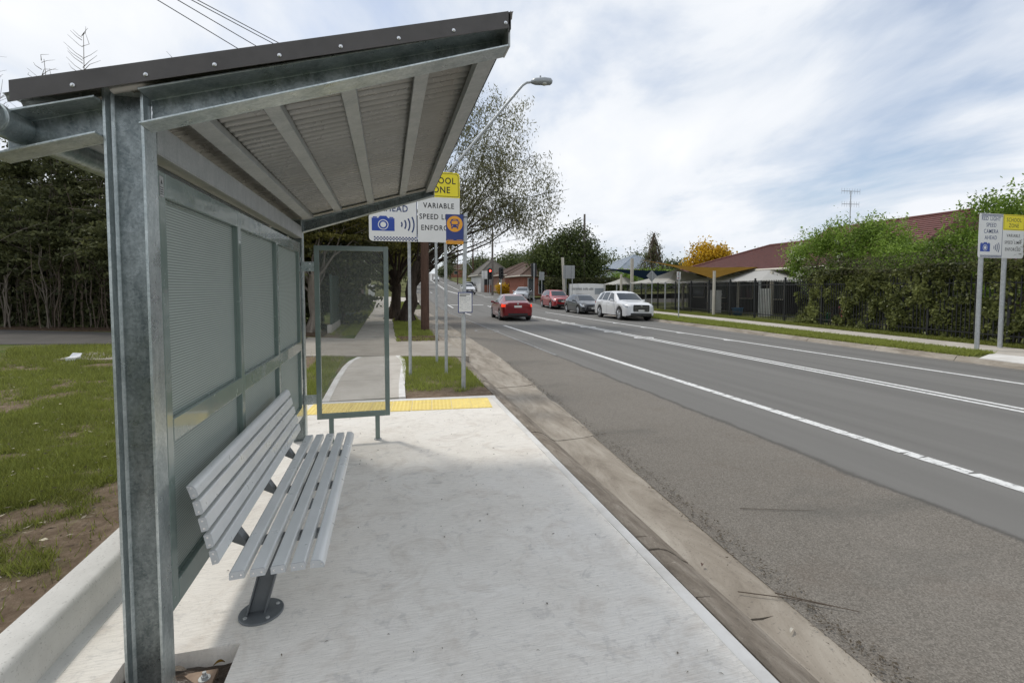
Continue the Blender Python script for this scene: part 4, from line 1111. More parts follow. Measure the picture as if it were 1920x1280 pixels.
def post_part(t, x, y, z1, r=0.030, z0=-0.02, mat='pole_steel', name='post', lean=(0, 0)):
    o = MB().path([(x, y, z0), (x + lean[0], y + lean[1], z1)], r, 16).build(name, mat, t); smooth_angle(o, 50)
    MB().lathe([(r + 0.001, 0), (r + 0.001, 0.01), (r * 0.6, 0.018)], 16, (x + lean[0], y + lean[1], z1 - 0.002)).build('post_cap', 'black_plastic', o)
    return o
def build_signs():
    t = thing('camera_warning_sign', 'large white speed camera and school zone sign behind the shelter', 'road sign', (0.42, 9.30, 0))
    camera_sign(t, -0.32, 1.352, 2.525, 3.845, 9.22, 0.555)
    post_part(t, 0.40, 9.30, 3.7); post_part(t, 1.085, 9.30, 3.7)
    for x in (0.40, 1.085):
        for z in (2.75, 3.55): MB().box(x - 0.045, x + 0.045, 9.225, 9.2695, z, z + 0.03).build('clamp', 'galvanised_dull', t)
    t = thing('sign_post', 'bare thin galvanised pole standing behind the camera sign posts', 'pole', (1.04, 10.7, 0))
    post_part(t, 1.04, 10.70, 3.4, 0.028)
    # bus stop pole with flag and timetable
    t = thing('bus_stop_sign', 'bus stop pole with blue and orange flag and timetable board', 'bus stop sign', (1.205, 7.83, 0))
    p = MB().path([(1.195, 7.83, -0.02), (1.203, 7.83, 1.22)], 0.036, 16).build('post', 'pole_steel', t); smooth_angle(p, 50)
    p = MB().path([(1.214, 7.83, 1.5), (1.243, 7.83, 2.87)], 0.031, 16).build('post', 'pole_steel', t); smooth_angle(p, 50)
    p = MB().path([(1.203, 7.838, 1.2), (1.214, 7.838, 1.6)], 0.022, 12).build('sleeve', 'galvanised_dull', t)
    f = MB().box(0.922, 1.208, 7.818, 7.822, 2.425, 2.848).build('flag', 'sign_navy', t)
    MB().box(0.922, 1.21, 7.8175, 7.8225, 2.372, 2.4245).build('route_strip', 'sign_orange', f)
    y = 7.8172; cx, cz = 1.063, 2.695
    flat(circle(cx, cz, 0.128, 36), y, 'sign_orange', f, 'orange_disc')
    flat(rounded(cx - 0.062, cx + 0.062, cz - 0.058, cz + 0.078, 0.03), y - 0.0008, 'sign_navy', f, 'bus_symbol')
    flat(rounded(cx - 0.050, cx + 0.050, cz - 0.005, cz + 0.048, 0.012), y - 0.0016, 'sign_orange', f, 'bus_window')
    flat([(cx - 0.03, cz + 0.056), (cx + 0.03, cz + 0.056), (cx + 0.03, cz + 0.066), (cx - 0.03, cz + 0.066)], y - 0.0016, 'sign_orange', f, 'bus_window')
    for s in (-1, 1):
        flat(circle(cx + s * 0.038, cz - 0.030, 0.010, 12), y - 0.0016, 'sign_orange', f, 'bus_lamp')
        flat([(cx + s * 0.045 - 0.012, cz - 0.078), (cx + s * 0.045 + 0.012, cz - 0.078), (cx + s * 0.045 + 0.012, cz - 0.058), (cx + s * 0.045 - 0.012, cz - 0.058)], y - 0.0008, 'sign_navy', f, 'bus_wheel')
        flat([(cx + s * 0.072 - 0.006, cz), (cx + s * 0.072 + 0.006, cz), (cx + s * 0.072 + 0.006, cz + 0.04), (cx + s * 0.072 - 0.006, cz + 0.04)], y - 0.0008, 'sign_navy', f, 'bus_mirror')
    for k in range(2): MB().box(0.945 + k * 0.15, 1.04 + k * 0.15, y - 0.0006, y, 2.436, 2.442).build('small_print', 'sign_orange', f)
    MB().box(0.935, 0.96, y - 0.0006, y, 2.392, 2.404).build('small_print', 'sign_black', f); MB().box(0.975, 1.18, y - 0.0006, y, 2.395, 2.401).build('small_print', 'sign_black', f)
    for z in (2.39, 2.80): MB().lathe([(0.036, 0), (0.036, 0.016)], 16, (1.236, 7.83, z)).build('clamp', 'black_plastic', t)
    c = MB().box(1.105, 1.342, 7.782, 7.79, 1.255, 1.592).build('timetable_case', 'sign_navy', t, bevel=0.004)
    pg = MB().box(1.119, 1.328, 7.7800, 7.7815, 1.270, 1.578).build('timetable_sheet', 'sign_white', c)
    MB().box(1.132, 1.30, 7.7788, 7.7798, 1.549, 1.562).build('heading', 'sign_black', pg); MB().box(1.132, 1.24, 7.7788, 7.7798, 1.525, 1.536).build('heading', 'sign_black', pg)
    m = MB()
    for r in range(17):
        for k in range(6):
            if random.random() < (0.85 if r < 5 else 0.35): m.box(1.132 + k * 0.031, 1.132 + k * 0.031 + random.uniform(0.012, 0.026), 7.7790, 7.7798, 1.508 - r * 0.0135, 1.512 - r * 0.0135)
    m.build('small_print', 'sign_back', pg)
    # pair across the road
    t = thing('camera_warning_sign', 'white camera warning sign with yellow school zone panel across the road', 'road sign', (15.95, 9.68, -0.06))
    camera_sign(t, 15.50, 17.25, 2.49, 3.69, 9.50, 16.41, 0.0005)
    post_part(t, 15.76, 9.58, 3.55, 0.055, z0=-0.12); post_part(t, 16.66, 9.58, 3.55, 0.055, z0=-0.12)
build_signs()
# ================================================================ cars
def car(name, label, loc, yaw, sp, paint, group=None, brake=False, detail=True):
    """local +Y is forward; s runs from the front bumper to the rear"""
    t = thing(name, label, 'car', loc, yaw, group)
    L, W, H = sp['L'], sp['W'] / 2, sp['H']
    k = lambda key: (lambda s: float(np.interp(s, [p[0] for p in sp[key]], [p[1] for p in sp[key]])))
    ztop, zbelt, wt = k('top'), k('belt'), k('wtop')
    wh = lambda s: W * float(np.interp(s, [0, 0.06, 0.2, 0.5, 1.0, L - 1.0, L - 0.45, L - 0.15, L - 0.04, L], [0.72, 0.82, 0.91, 0.975, 1, 1, 0.975, 0.92, 0.86, 0.78]))
    rw = sp['rw']; ra = rw * 1.13; clear = sp['clear']
    axf, axr = sp['axf'], sp['axf'] + sp['wb']
    def zbot(s):
        z = clear + 0.10 * max(0, 1 - s / 0.25) + 0.12 * max(0, 1 - (L - s) / 0.3)
        for a in (axf, axr):
            d = abs(s - a)
            if d < ra: z = max(z, rw + math.sqrt(ra * ra - d * d))
        return z
    def section(s):
        w, zb_, zt = wh(s), zbot(s), ztop(s)
        zbe = min(zbelt(s), zt - 0.05); wtp = min(wt(s) * W, w * 0.97)
        zb_ = min(zb_, zbe - 0.08)
        P = [(w * 0.90, zb_), (w * 0.985, zb_ + 0.06 * (zbe - zb_)), (w * 1.0, zb_ + 0.38 * (zbe - zb_)), (w * 1.0, zb_ + 0.60 * (zbe - zb_)), (w * 0.985, zb_ + 0.82 * (zbe - zb_)), (w * 0.955, zbe)]
        P += [(0.5 * (w * 0.955 + wtp) + 0.012, zbe + 0.5 * (zt - 0.045 - zbe)), (wtp, zt - 0.045), (wtp * 0.93, zt - 0.018), (wtp * 0.7, zt - 0.004), (0.0, zt)]
        return P
    def surf(s, v):
        P = section(s); i = min(int(v), len(P) - 2); f = v - i
        return (P[i][0] * (1 - f) + P[i + 1][0] * f, P[i][1] * (1 - f) + P[i + 1][1] * f)
    ns = 84; ss = sorted(set([L * i / ns for i in range(ns + 1)] + [0.02, L - 0.02] + [a + ra * q for a in (axf, axr) for q in (-1.001, -0.999, 0.999, 1.001)]))
    rows = []
    for s in ss:
        P = section(s); y = L / 2 - s
        rows.append([(-x, y, z) for x, z in P] + [(x, y, z) for x, z in P[-2::-1]])
    m = MB().grid(rows); n = len(rows[0])
    m.f.append(tuple(range(n - 1, -1, -1))); m.f.append(tuple(range(len(m.v) - n, len(m.v))))
    body = m.build('body', paint, t, world=False); smooth_angle(body, 38)
    MB().box(-W * 0.86, W * 0.86, -L / 2 + 0.16, L / 2 - 0.14, clear + 0.02, min(0.62, zbelt(L / 2) - 0.1)).build('underbody', 'black_plastic', t, world=False)
    off = 0.006
    def patch(fs, n_u=8, n_v=4, side=1):
        rows = []
        for j in range(n_v + 1):
            r = []
            for i in range(n_u + 1):
                s, v = fs(i / n_u, j / n_v); x, z = surf(s, v); e = 0.02
                xa, za = surf(max(0, s - e), v); xb, zb2 = surf(min(L, s + e), v); xc, zc = surf(s, max(0, v - 0.05)); xd, zd = surf(s, min(9.99, v + 0.05))
                tu = Vector((xb - xa, -2 * e, zb2 - za)); tv = Vector((xd - xc, 0, zd - zc)); nn = tv.cross(tu)
                if nn.length < 1e-9: nn = Vector((1, 0, 0.2))
                nn.normalize()
                if nn.x < -0.05 or (abs(nn.x) <= 0.05 and nn.z < 0): nn = -nn
                p = Vector((x, L / 2 - s, z)) + nn * off; r.append((p.x * side, p.y, p.z))
            rows.append(r)
        return MB().grid(rows)
    # side glass
    for nm, (a0, b0, a1, b1) in sp['win'].items():
        for sd in (-1, 1):
            f = lambda u, v: ((a0 + (b0 - a0) * u) * (1 - v) + (a1 + (b1 - a1) * u) * v, 5.12 + 1.72 * v)
            patch(f, 10, 5, sd).build('side_window', 'car_glass', t, world=False, smooth=True)
    def top_patch(s0, s1, name, inset=0.0):
        rows = []
        for j in range(9):
            s = s0 + (s1 - s0) * j / 8; P = section(s); r = []
            dz = (ztop(min(L, s + 0.05)) - ztop(max(0, s - 0.05))) / 0.1
            nrm = Vector((0, dz, 1)).normalized()
            xs = [P[7][0] * 0.955, P[8][0] * 0.96, P[9][0], P[9][0] * 0.4]
            zs = [P[7][1] + 0.008, P[8][1] + 0.002, P[9][1], P[9][1] * 0.5 + P[10][1] * 0.5]
            for x, z in zip(xs, zs): r.append((-x, L / 2 - s + nrm.y * off, z + nrm.z * off))
            for x, z in list(zip(xs, zs))[::-1]: r.append((x, L / 2 - s + nrm.y * off, z + nrm.z * off))
            rows.append(r)
        MB().grid(rows).build(name, 'car_glass', t, world=False, smooth=True)
    top_patch(sp['ws'][0], sp['ws'][1], 'windscreen'); top_patch(sp['rs'][0], sp['rs'][1], 'rear_window')
    # wheels
    wm = None
    for sx in (-1, 1):
        for a in (axf, axr):
            x = sx * (W - 0.115); y = L / 2 - a
            if wm is None:
                mt = MB().lathe([(rw * 0.62, -0.10), (rw * 0.9, -0.112), (rw * 0.985, -0.085), (rw, -0.05), (rw, 0.05), (rw * 0.985, 0.085), (rw * 0.9, 0.112), (rw * 0.62, 0.10)], 32, (0, 0, 0), 'X')
                mr = MB().lathe([(rw * 0.66, 0.104), (rw * 0.68, 0.112), (rw * 0.63, 0.108), (rw * 0.60, 0.06)], 32, (0, 0, 0), 'X')
                for q in range(5):
                    an = 2 * math.pi * q / 5
                    for dd in (-0.17, 0.17):
                        c0, s0 = math.cos(an + dd * 0.5), math.sin(an + dd * 0.5); c1, s1 = math.cos(an + dd), math.sin(an + dd)
                        mr.path([(0.108, 0.05 * c0, 0.05 * s0), (0.102, rw * 0.64 * c1, rw * 0.64 * s1)], [0.030, 0.024], 6)
                mr.lathe([(0.075, 0.09), (0.075, 0.116), (0.06, 0.122)], 16, (0, 0, 0), 'X')
                me_t = mt.mesh('tyre'); me_r = mr.mesh('wheel'); me_t.materials.append(M['tyre']); me_r.materials.append(M['rim'])
                me_t.polygons.foreach_set('use_smooth', [True] * len(me_t.polygons)); me_t.set_sharp_from_angle(angle=rad(35)); wm = 1
            w = bpy.data.objects.new('wheel', me_r); COL.objects.link(w); w.parent = t; w.location = (x, y, rw)
            if sx < 0: w.rotation_euler = (0, 0, math.pi)
            ty = bpy.data.objects.new('tyre', me_t); COL.objects.link(ty); ty.parent = w
    # front: lamps, grille, lower intake, plate
    yf = L / 2; zb0 = min(zbelt(0), ztop(0) - 0.05)
    for sd in (-1, 1):
        hl = sp.get('hl', (0.03, 0.55, 3.3, 4.9)); f = lambda u, v: (hl[0] + (hl[1] - hl[0]) * u, hl[2] + (hl[3] - hl[2]) * (v * (1 - 0.35 * u) + 0.35 * u))
        patch(f, 8, 3, sd).build('head_lamp', 'head_lamp', t, world=False, smooth=True)
        tl = sp.get('tl', (0.03, 0.42, 3.6, 5.0)); f = lambda u, v: (L - tl[0] - (tl[1] - tl[0]) * u, tl[2] + (tl[3] - tl[2]) * v)
        patch(f, 8, 3, sd).build('tail_lamp', 'brake_lamp' if brake else 'tail_lamp', t, world=False, smooth=True)
        mx = W * 0.97; my = L / 2 - sp['ws'][0] - 0.42; mz = zbelt(sp['ws'][0]) + 0.07
        o = MB().path([(sd * (mx - 0.06), my, mz - 0.03), (sd * (mx + 0.05), my - 0.01, mz + 0.01), (sd * (mx + 0.16), my - 0.02, mz + 0.02), (sd * (mx + 0.19), my - 0.02, mz + 0.02)], [0.03, 0.055, 0.075, 0.04], 10).build('door_mirror', paint, t, world=False, smooth=True)
    g = sp['grille']
    MB().prism(rounded(-g[0], g[0], g[1], g[2], 0.06), 'Y', yf + 0.001, yf + 0.022).build('grille', 'black_plastic', t, world=False)
    gm = MB()
    for q in range(4): gm.box(-g[0] * 0.92, g[0] * 0.92, yf + 0.023, yf + 0.028, g[1] + 0.04 + q * (g[2] - g[1] - 0.07) / 4, g[1] + 0.055 + q * (g[2] - g[1] - 0.07) / 4)
    gm.build('grille_bars', 'rim', t, world=False)
    MB().box(-W * 0.66, W * 0.66, yf + 0.001, yf + 0.018, clear + 0.11, clear + 0.22).build('lower_intake', 'black_plastic', t, world=False)
    MB().box(-0.19, 0.19, yf + 0.029, yf + 0.036, g[1] + 0.01, g[1] + 0.10).build('number_plate', 'number_plate', t, world=False)
    MB().lathe([(0.055, 0.023), (0.055, 0.034), (0.04, 0.036)], 20, (0, yf, g[2] - 0.07), 'Y').build('badge', 'rim', t, world=False)
    # rear: plate, badge, bumper insert
    zp_ = sp['rplate']
    MB().box(-0.21, 0.21, -yf - 0.012, -yf - 0.002, zp_, zp_ + 0.11).build('number_plate', 'number_plate', t, world=False)
    MB().box(-W * 0.6, W * 0.6, -yf - 0.012, -yf - 0.001, clear + 0.13, clear + 0.23).build('bumper_insert', 'black_plastic', t, world=False)
    MB().lathe([(0.05, -0.002), (0.05, -0.014)], 20, (0, -yf, zp_ + 0.21), 'Y').build('badge', 'rim', t, world=False)
    # handles and door seams
    for sd in (-1, 1):
        for s in sp['handles']:
            x, z = surf(s, 4.35); MB().box(min(sd * (x - 0.01), sd * (x + 0.02)), max(sd * (x - 0.01), sd * (x + 0.02)), L / 2 - s - 0.09, L / 2 - s + 0.09, z - 0.012, z + 0.014).build('door_handle', paint, t, world=False, bevel=0.004)
        f = lambda u, v: (axf + ra + 0.03 + (sp['wb'] - 2 * ra - 0.06) * u, 0.15 + 0.85 * v)
        patch(f, 10, 2, sd).build('sill', 'black_plastic', t, world=False, smooth=True)
        for s in sp['seams']:
            f = lambda u, v: (s + 0.010 * u, 1.0 + 4.0 * v)
            patch(f, 1, 6, sd).build('door_seam', 'black_plastic', t, world=False)
    return t
SEDAN = dict(L=4.58, W=1.80, H=1.45, rw=0.325, clear=0.19, axf=0.92, wb=2.70,
    top=[(0, 0.70), (0.08, 0.76), (0.5, 0.87), (1.15, 0.97), (1.25, 1.0), (1.95, 1.36), (2.25, 1.43), (2.6, 1.455), (3.1, 1.43), (3.45, 1.36), (4.1, 1.09), (4.2, 1.065), (4.5, 1.03), (4.58, 0.98)],
    belt=[(0, 0.62), (0.5, 0.78), (1.2, 0.90), (3.6, 0.99), (4.58, 0.92)],
    wtop=[(0, 0.62), (0.5, 0.78), (1.2, 0.80), (1.95, 0.66), (2.5, 0.63), (3.4, 0.64), (4.1, 0.74), (4.58, 0.66)],
    win={'front': (1.55, 2.50, 2.12, 2.52), 'rear': (2.60, 3.38, 2.62, 3.25)}, ws=(1.28, 1.98), rs=(3.42, 4.06),
    grille=(0.46, 0.42, 0.66), rplate=0.74, handles=(2.36, 3.25), seams=(1.38, 2.55, 3.42), hl=(0.03, 0.62, 3.5, 4.9), tl=(0.0, 0.42, 3.7, 4.95))
HATCH = dict(SEDAN, L=4.46, top=[(0, 0.70), (0.08, 0.77), (0.5, 0.88), (1.15, 0.98), (1.25, 1.01), (1.95, 1.37), (2.25, 1.44), (2.6, 1.465), (3.2, 1.44), (3.75, 1.36), (4.25, 1.08), (4.4, 0.95), (4.46, 0.88)], rs=(3.72, 4.2), wb=2.64)
SUV = dict(L=4.54, W=1.84, H=1.70, rw=0.35, clear=0.23, axf=0.92, wb=2.70,
    top=[(0, 0.82), (0.08, 0.92), (0.5, 1.02), (1.1, 1.10), (1.2, 1.13), (1.85, 1.55), (2.2, 1.65), (2.6, 1.69), (3.4, 1.67), (4.0, 1.60), (4.12, 1.52), (4.42, 1.08), (4.54, 0.92)],
    belt=[(0, 0.74), (0.5, 0.92), (1.2, 1.04), (3.6, 1.14), (4.54, 1.02)],
    wtop=[(0, 0.64), (0.5, 0.80), (1.2, 0.82), (1.9, 0.70), (2.5, 0.67), (3.9, 0.66), (4.54, 0.70)],
    win={'front': (1.50, 2.45, 2.05, 2.48), 'rear': (2.56, 3.32, 2.58, 3.28), 'quarter': (3.42, 3.85, 3.38, 3.68)}, ws=(1.24, 1.90), rs=(4.08, 4.38),
    grille=(0.48, 0.62, 0.86), rplate=0.80, handles=(2.3, 3.18), seams=(1.34, 2.5, 3.38), hl=(0.03, 0.58, 3.9, 4.95), tl=(0.0, 0.36, 4.1, 5.0))
BIGSUV = dict(L=5.05, W=1.97, H=1.74, rw=0.39, clear=0.24, axf=0.93, wb=2.99,
    top=[(0, 0.88), (0.07, 0.98), (0.5, 1.08), (1.25, 1.16), (1.35, 1.19), (2.05, 1.60), (2.4, 1.69), (2.8, 1.735), (3.9, 1.71), (4.5, 1.62), (4.62, 1.54), (4.95, 1.12), (5.05, 0.95)],
    belt=[(0, 0.82), (0.5, 0.98), (1.3, 1.07), (4.1, 1.14), (5.05, 1.02)],
    wtop=[(0, 0.68), (0.5, 0.80), (1.35, 0.82), (2.1, 0.71), (2.8, 0.68), (4.4, 0.68), (5.05, 0.72)],
    win={'front': (1.66, 2.66, 2.24, 2.68), 'rear': (2.78, 3.62, 2.80, 3.60), 'quarter': (3.73, 4.32, 3.71, 4.12)}, ws=(1.38, 2.08), rs=(4.58, 4.9),
    grille=(0.50, 0.56, 0.94), rplate=0.86, handles=(2.5, 3.5), seams=(1.5, 2.72, 3.68), hl=(0.03, 0.52, 4.05, 4.95), tl=(0.0, 0.36, 4.2, 5.0))
def build_cars():
    car('car', 'dark red sedan driving away in the near lane with brake lights on', (7.0, 27.5, -0.12), rad(-3.5), SEDAN, 'paint_red', brake=True)
    g = 'cars parked along the far kerb'
    zr = lambda x, y: road_z(x, y)
    lean = rad(1.3)
    for nm, lab, x, y, sp, pt in (('car', 'white large SUV parked nearest on the far kerb', 14.28, 27.5, BIGSUV, 'paint_white'),
                                 ('car', 'black hatchback parked between the white and the red SUV', 14.45, 34.2, HATCH, 'paint_dark'),
                                 ('car', 'bright red SUV parked behind the black hatchback', 14.70, 41.1, SUV, 'paint_red_b')):
        c = car(nm, lab, (x, y, zr(x, y) - 0.005), math.pi - 0.045, sp, pt, g)
        c.rotation_euler = (0, -lean, math.pi - 0.045)
    x, y = 9.9 + road_c(66), 66.0
    car('car', 'white hatchback coming towards us beyond the lights', (x + 0.2, y, zr(x, y) + 0.02), math.pi - 0.03, HATCH, 'paint_white')
    car('car', 'dark car parked up the hill behind the oncoming white car', (12.9 + road_c(86), 86, zr(12, 86)), math.pi - 0.05, SUV, 'paint_dark')
    car('car', 'silver hatchback waiting at the side street right of the red sedan', (14.6, 51.5, zg(51.5) - 0.15), rad(155), HATCH, 'paint_silver')
    car('car', 'small white van far up the hill road', (10.3 + road_c(165), 165, zr(14, 165)), math.pi - 0.08, SUV, 'paint_white')
build_cars()

# ================================================================ poles, wires, lamps
def bough(p0, p1, sag, n=14):
    p0, p1 = Vector(p0), Vector(p1)
    return [p0.lerp(p1, i / n) - Vector((0, 0, sag * 4 * (i / n) * (1 - i / n))) for i in range(n + 1)]
def wire(label, p0, p1, sag, r=0.012):
    o = MB().path(bough(p0, p1, sag), r, 5).build('overhead_wire', 'wire'); tag(o, label, 'wire', 'overhead wires'); return o
def timber_pole(label, x, y, h, r=0.15, z0=0.0, mat='pole_timber', arms=(), name='power_pole'):
    t = thing(name, label, 'power pole', (x, y, z0))
    o = MB().path([(x, y, z0 - 0.2), (x + 0.01, y, z0 + h * 0.5), (x + 0.03, y, z0 + h)], [r, r * 0.9, r * 0.72], 14).build('shaft', mat, t); smooth_angle(o, 60)
    for za, w, ang in arms:
        c, s = math.cos(ang) * w / 2, math.sin(ang) * w / 2
        a = MB().path([(x - c, y - s, z0 + za), (x + c, y + s, z0 + za)], 0.06, 4).build('crossarm', 'pole_grey', t)
        for q in (-0.9, -0.45, 0.45, 0.9): MB().lathe([(0.03, 0), (0.05, 0.05), (0.03, 0.12)], 8, (x + c * q, y + s * q, z0 + za + 0.05)).build('insulator', 'cream_paint', a)
    return t
def build_poles():
    t = timber_pole('brown timber power pole on the verge beside the camera sign', 1.40, 19.0, 9.6, 0.165, arms=((8.0, 1.9, 0.6), (7.0, 1.7, 0.6)))
    # street lamp outreach on that pole
    l = thing('street_lamp', 'street lamp on a long slanted arm reaching over the road', 'street lamp', (1.5, 19.0, 5.05))
    o = MB().path([(1.50, 18.9, 4.95), (2.32, 18.76, 6.10), (5.12, 18.2, 9.46), (5.28, 18.17, 9.57), (5.5, 18.13, 9.60)], [0.062, 0.058, 0.048, 0.045, 0.045], 12).build('arm', 'pole_steel', l); smooth_angle(o, 60)
    MB().box(1.40, 1.56, 18.8, 19.0, 4.85, 5.05).build('bracket', 'galvanised', l)
    h = MB().path([(5.45, 18.14, 9.60), (5.60, 18.10, 9.62), (5.95, 18.02, 9.63), (6.18, 17.97, 9.62), (6.25, 17.96, 9.61)], [0.06, 0.13, 0.15, 0.13, 0.06], 12).build('lantern', 'lamp_grey', l, smooth=True)
    MB().lathe([(0.03, -0.17), (0.11, -0.14), (0.13, -0.10)], 14, (5.95, 18.02, 9.64)).build('lens', 'lamp_lens', h, smooth=True)
    MB().lathe([(0.03, 0.12), (0.035, 0.19), (0.02, 0.2)], 10, (5.8, 18.05, 9.64)).build('photocell', 'lamp_grey', h)
    p = Vector((1.42, 19.0, 0))
    for i, (dx, z, X, Z) in enumerate(((-0.6, 6.72, -4.55, 7.75), (-0.2, 7.25, -4.2, 7.82), (0.25, 7.95, -3.98, 7.88), (0.3, 8.1, -3.92, 7.92))):
        a = Vector((1.42 + dx * 0.6, 19.0 + dx * 0.3, z)); b = Vector((X, 12.0, Z)); c = a + (b - a) * 2.3
        wire(('lowest', 'second lowest', 'second highest', 'highest')[i] + ' of the overhead wires above the shelter roof', a, c, 0.06, 0.010)
    # poles along the street beyond
    timber_pole('grey power pole at the kerb left of the brick house', 13.75, 63.8, 8.6, 0.16, zg(64), 'pole_grey')
    timber_pole('dark power pole with two crossarms further up the hill', 15.5, 89.2, 9.6, 0.15, zg(89), 'pole_timber', ((8.9, 2.2, 0.1), (7.2, 2.0, 0.1)))
    timber_pole('thin distant power pole beside the rusty autumn tree', 18.4, 130, 9.5, 0.15, zg(130), 'pole_timber', ((8.8, 2.2, 0.1), (6.2, 2.0, 0.1)))
    timber_pole('grey power pole rising behind the big round tree', 23.9, 56.3, 10.2, 0.17, zg(56), 'pole_grey')
    wire('wire strung from the pole behind the round tree to the left', (23.8, 56.3, 10.3), (4, 60, 6.3), 0.9, 0.022)
    for i, z in enumerate((7.6, 6.6)): wire(('upper', 'lower')[i] + ' wire between the two street poles', (13.8, 63.8, z + 0.9), (15.5, 89.2, z + 2.4), 0.5, 0.02)
    l = thing('street_lamp', 'lamp on a diagonal arm high on the dark hill pole', 'street lamp', (15.4, 89.1, 8.0))
    MB().path([(15.4, 89.1, 5.3), (12.6, 88.6, 8.9), (11.8, 88.5, 9.2)], 0.07, 8).build('arm', 'pole_steel', l); MB().path([(11.9, 88.5, 9.2), (11.5, 88.45, 9.2), (11.0, 88.4, 9.15)], [0.08, 0.16, 0.08], 8).build('lantern', 'lamp_grey', l)
    # traffic lights
    def signal(label, x, y, faces_us, lit, h=3.3, z0=None):
        z0 = zg(y) if z0 is None else z0
        t = thing('traffic_light', label, 'traffic light', (x, y, z0))
        smooth_angle(MB().path([(x, y, z0 - 0.1), (x, y, z0 + h)], 0.055, 10).build('post', 'pole_steel', t), 50)
        f = -1 if faces_us else 1; ya, yb = sorted((y + f * 0.07, y + f * 0.30))
        hd = MB().prism(rounded(x - 0.19, x + 0.19, z0 + h - 1.25, z0 + h - 0.1, 0.08), 'Y', ya, yb).build('signal_head', 'black_metal', t)
        bp = MB().prism(rounded(x - 0.30, x + 0.30, z0 + h - 1.38, z0 + h + 0.04, 0.16), 'Y', *sorted((y + f * 0.06, y + f * 0.066))).build('backing_board', 'black_metal', t)
        for i in range(3):
            zc = z0 + h - 0.30 - i * 0.36
            MB().lathe([(0.115, f * 0.301), (0.115, f * 0.31), (0.09, f * 0.32)], 18, (x, y, zc), 'Y').build('lens', 'signal_red' if (lit and i == 0) else 'dark_void', hd)
            a = [(x + 0.135 * math.cos(q), y + f * 0.30, zc + 0.135 * math.sin(q)) for q in np.linspace(0, math.pi, 9)]
            b = [(p_[0], y + f * 0.52, p_[2]) for p_ in a]; MB().grid([a, b]).build('visor', 'black_metal', hd)
        return t
    signal('red traffic light facing us left of the brick house', 12.75, 60.8, True, True)
    signal('traffic light seen from behind in front of the brick shop', 14.75, 47.9, False, False, 3.9)
    signal('slim traffic light at the kerb near the brick shop', 13.5, 57.6, True, False, 3.4)
    # sign backs and small signs on the far verge
    def board(label, x, y, z0, z1, w, posts, mat='sign_back', base=None, diamond=False):
        base = verge_z(x, y) if base is None else base
        t = thing('road_sign', label, 'road sign', (x, y, base)); zc = (z0 + z1) / 2
        poly = [(x, z0), (x + w / 2, zc), (x, z1), (x - w / 2, zc)] if diamond else rounded(x - w / 2, x + w / 2, z0, z1, 0.04)
        MB().prism(poly, 'Y', y - 0.006, y).build('board', mat, t)
        for px in posts: post_part(t, x + px, y - 0.045, z1 - (0.06 if mat != 'sign_white' else 0.02), 0.035, base - 0.1)
        if mat == 'sign_back' and not diamond:
            for q in range(3): MB().box(x - w / 2 + 0.03, x + w / 2 - 0.03, y - 0.012, y - 0.0065, z0 + (z1 - z0) * (0.15 + 0.33 * q), z0 + (z1 - z0) * (0.15 + 0.33 * q) + 0.03).build('stiffener', 'sign_back', t)
        return t
    board('grey back of a square sign on two posts behind the dark hatchback', 17.5, 45.0, 2.65, 3.95, 1.22, (-0.33, 0.33))
    board('grey back of a diamond warning sign behind the white SUV', 18.7, 31.5, 2.15, 3.0, 0.86, (0,), diamond=True)
    t = board('small white and red parking sign on a thin pole', 16.15, 24.3, 2.15, 2.62, 0.24, (0,), 'sign_white')
    text_mesh('P', 0.2, 'sign_red', t, 16.15, 24.288, 2.47, 0.004); MB().box(16.06, 16.24, 24.290, 24.2935, 2.22, 2.27).build('arrow', 'sign_red', t)
    board('small grey sign box on the post by the shop', 16.6, 51.0, 2.6, 3.5, 0.6, (0,), base=zg(51))
    board('white rectangular sign by the dark hill pole', 15.3, 76.0, 3.3, 4.5, 1.35, (-0.3, 0.3), 'sign_white', zg(76))
    t = board('stop sign back half hidden in the street tree', 0.72, 43.0, 2.45, 3.15, 0.7, (0,), 'sign_red', 0.2)
    # tall cream posts that carry the shade sails
    for lab, x, y, h, r in (('pale steel sail post left of the yellow tree roofline', 19.2, 25.2, 2.72, 0.085), ('tall pale steel sail post at the left end of the sails', 20.9, 38.5, 4.3, 0.14), ('leaning pale steel sail post in front of the round tree', 18.0, 47.5, 4.9, 0.14), ('short pale steel post beside the tall sail post', 19.6, 38.0, 2.9, 0.10)):
        o = MB().path([(x, y, -0.1), (x - (0.25 if 'leaning' in lab else 0), y, h)], r, 12).build('sail_post', 'cream_paint'); smooth_angle(o, 60); tag(o, lab, 'post')
    t = thing('utility_cabinet', 'white utility cabinet at the far end of the footpath', 'cabinet', (-1.75, 57.5, zg(57.5)))
    z = zg(57.5); MB().box(-2.15, -1.45, 57.3, 57.8, z, z + 1.25).build('case', 'white_paint', t, bevel=0.02); MB().box(-1.78, -1.70, 57.29, 57.2995, z + 0.75, z + 1.0).build('vent', 'black_plastic', t); MB().path([(-2.0, 57.9, z), (-2.0, 57.9, z + 2.5)], 0.07, 8).build('riser', 'white_paint', t)
build_poles()

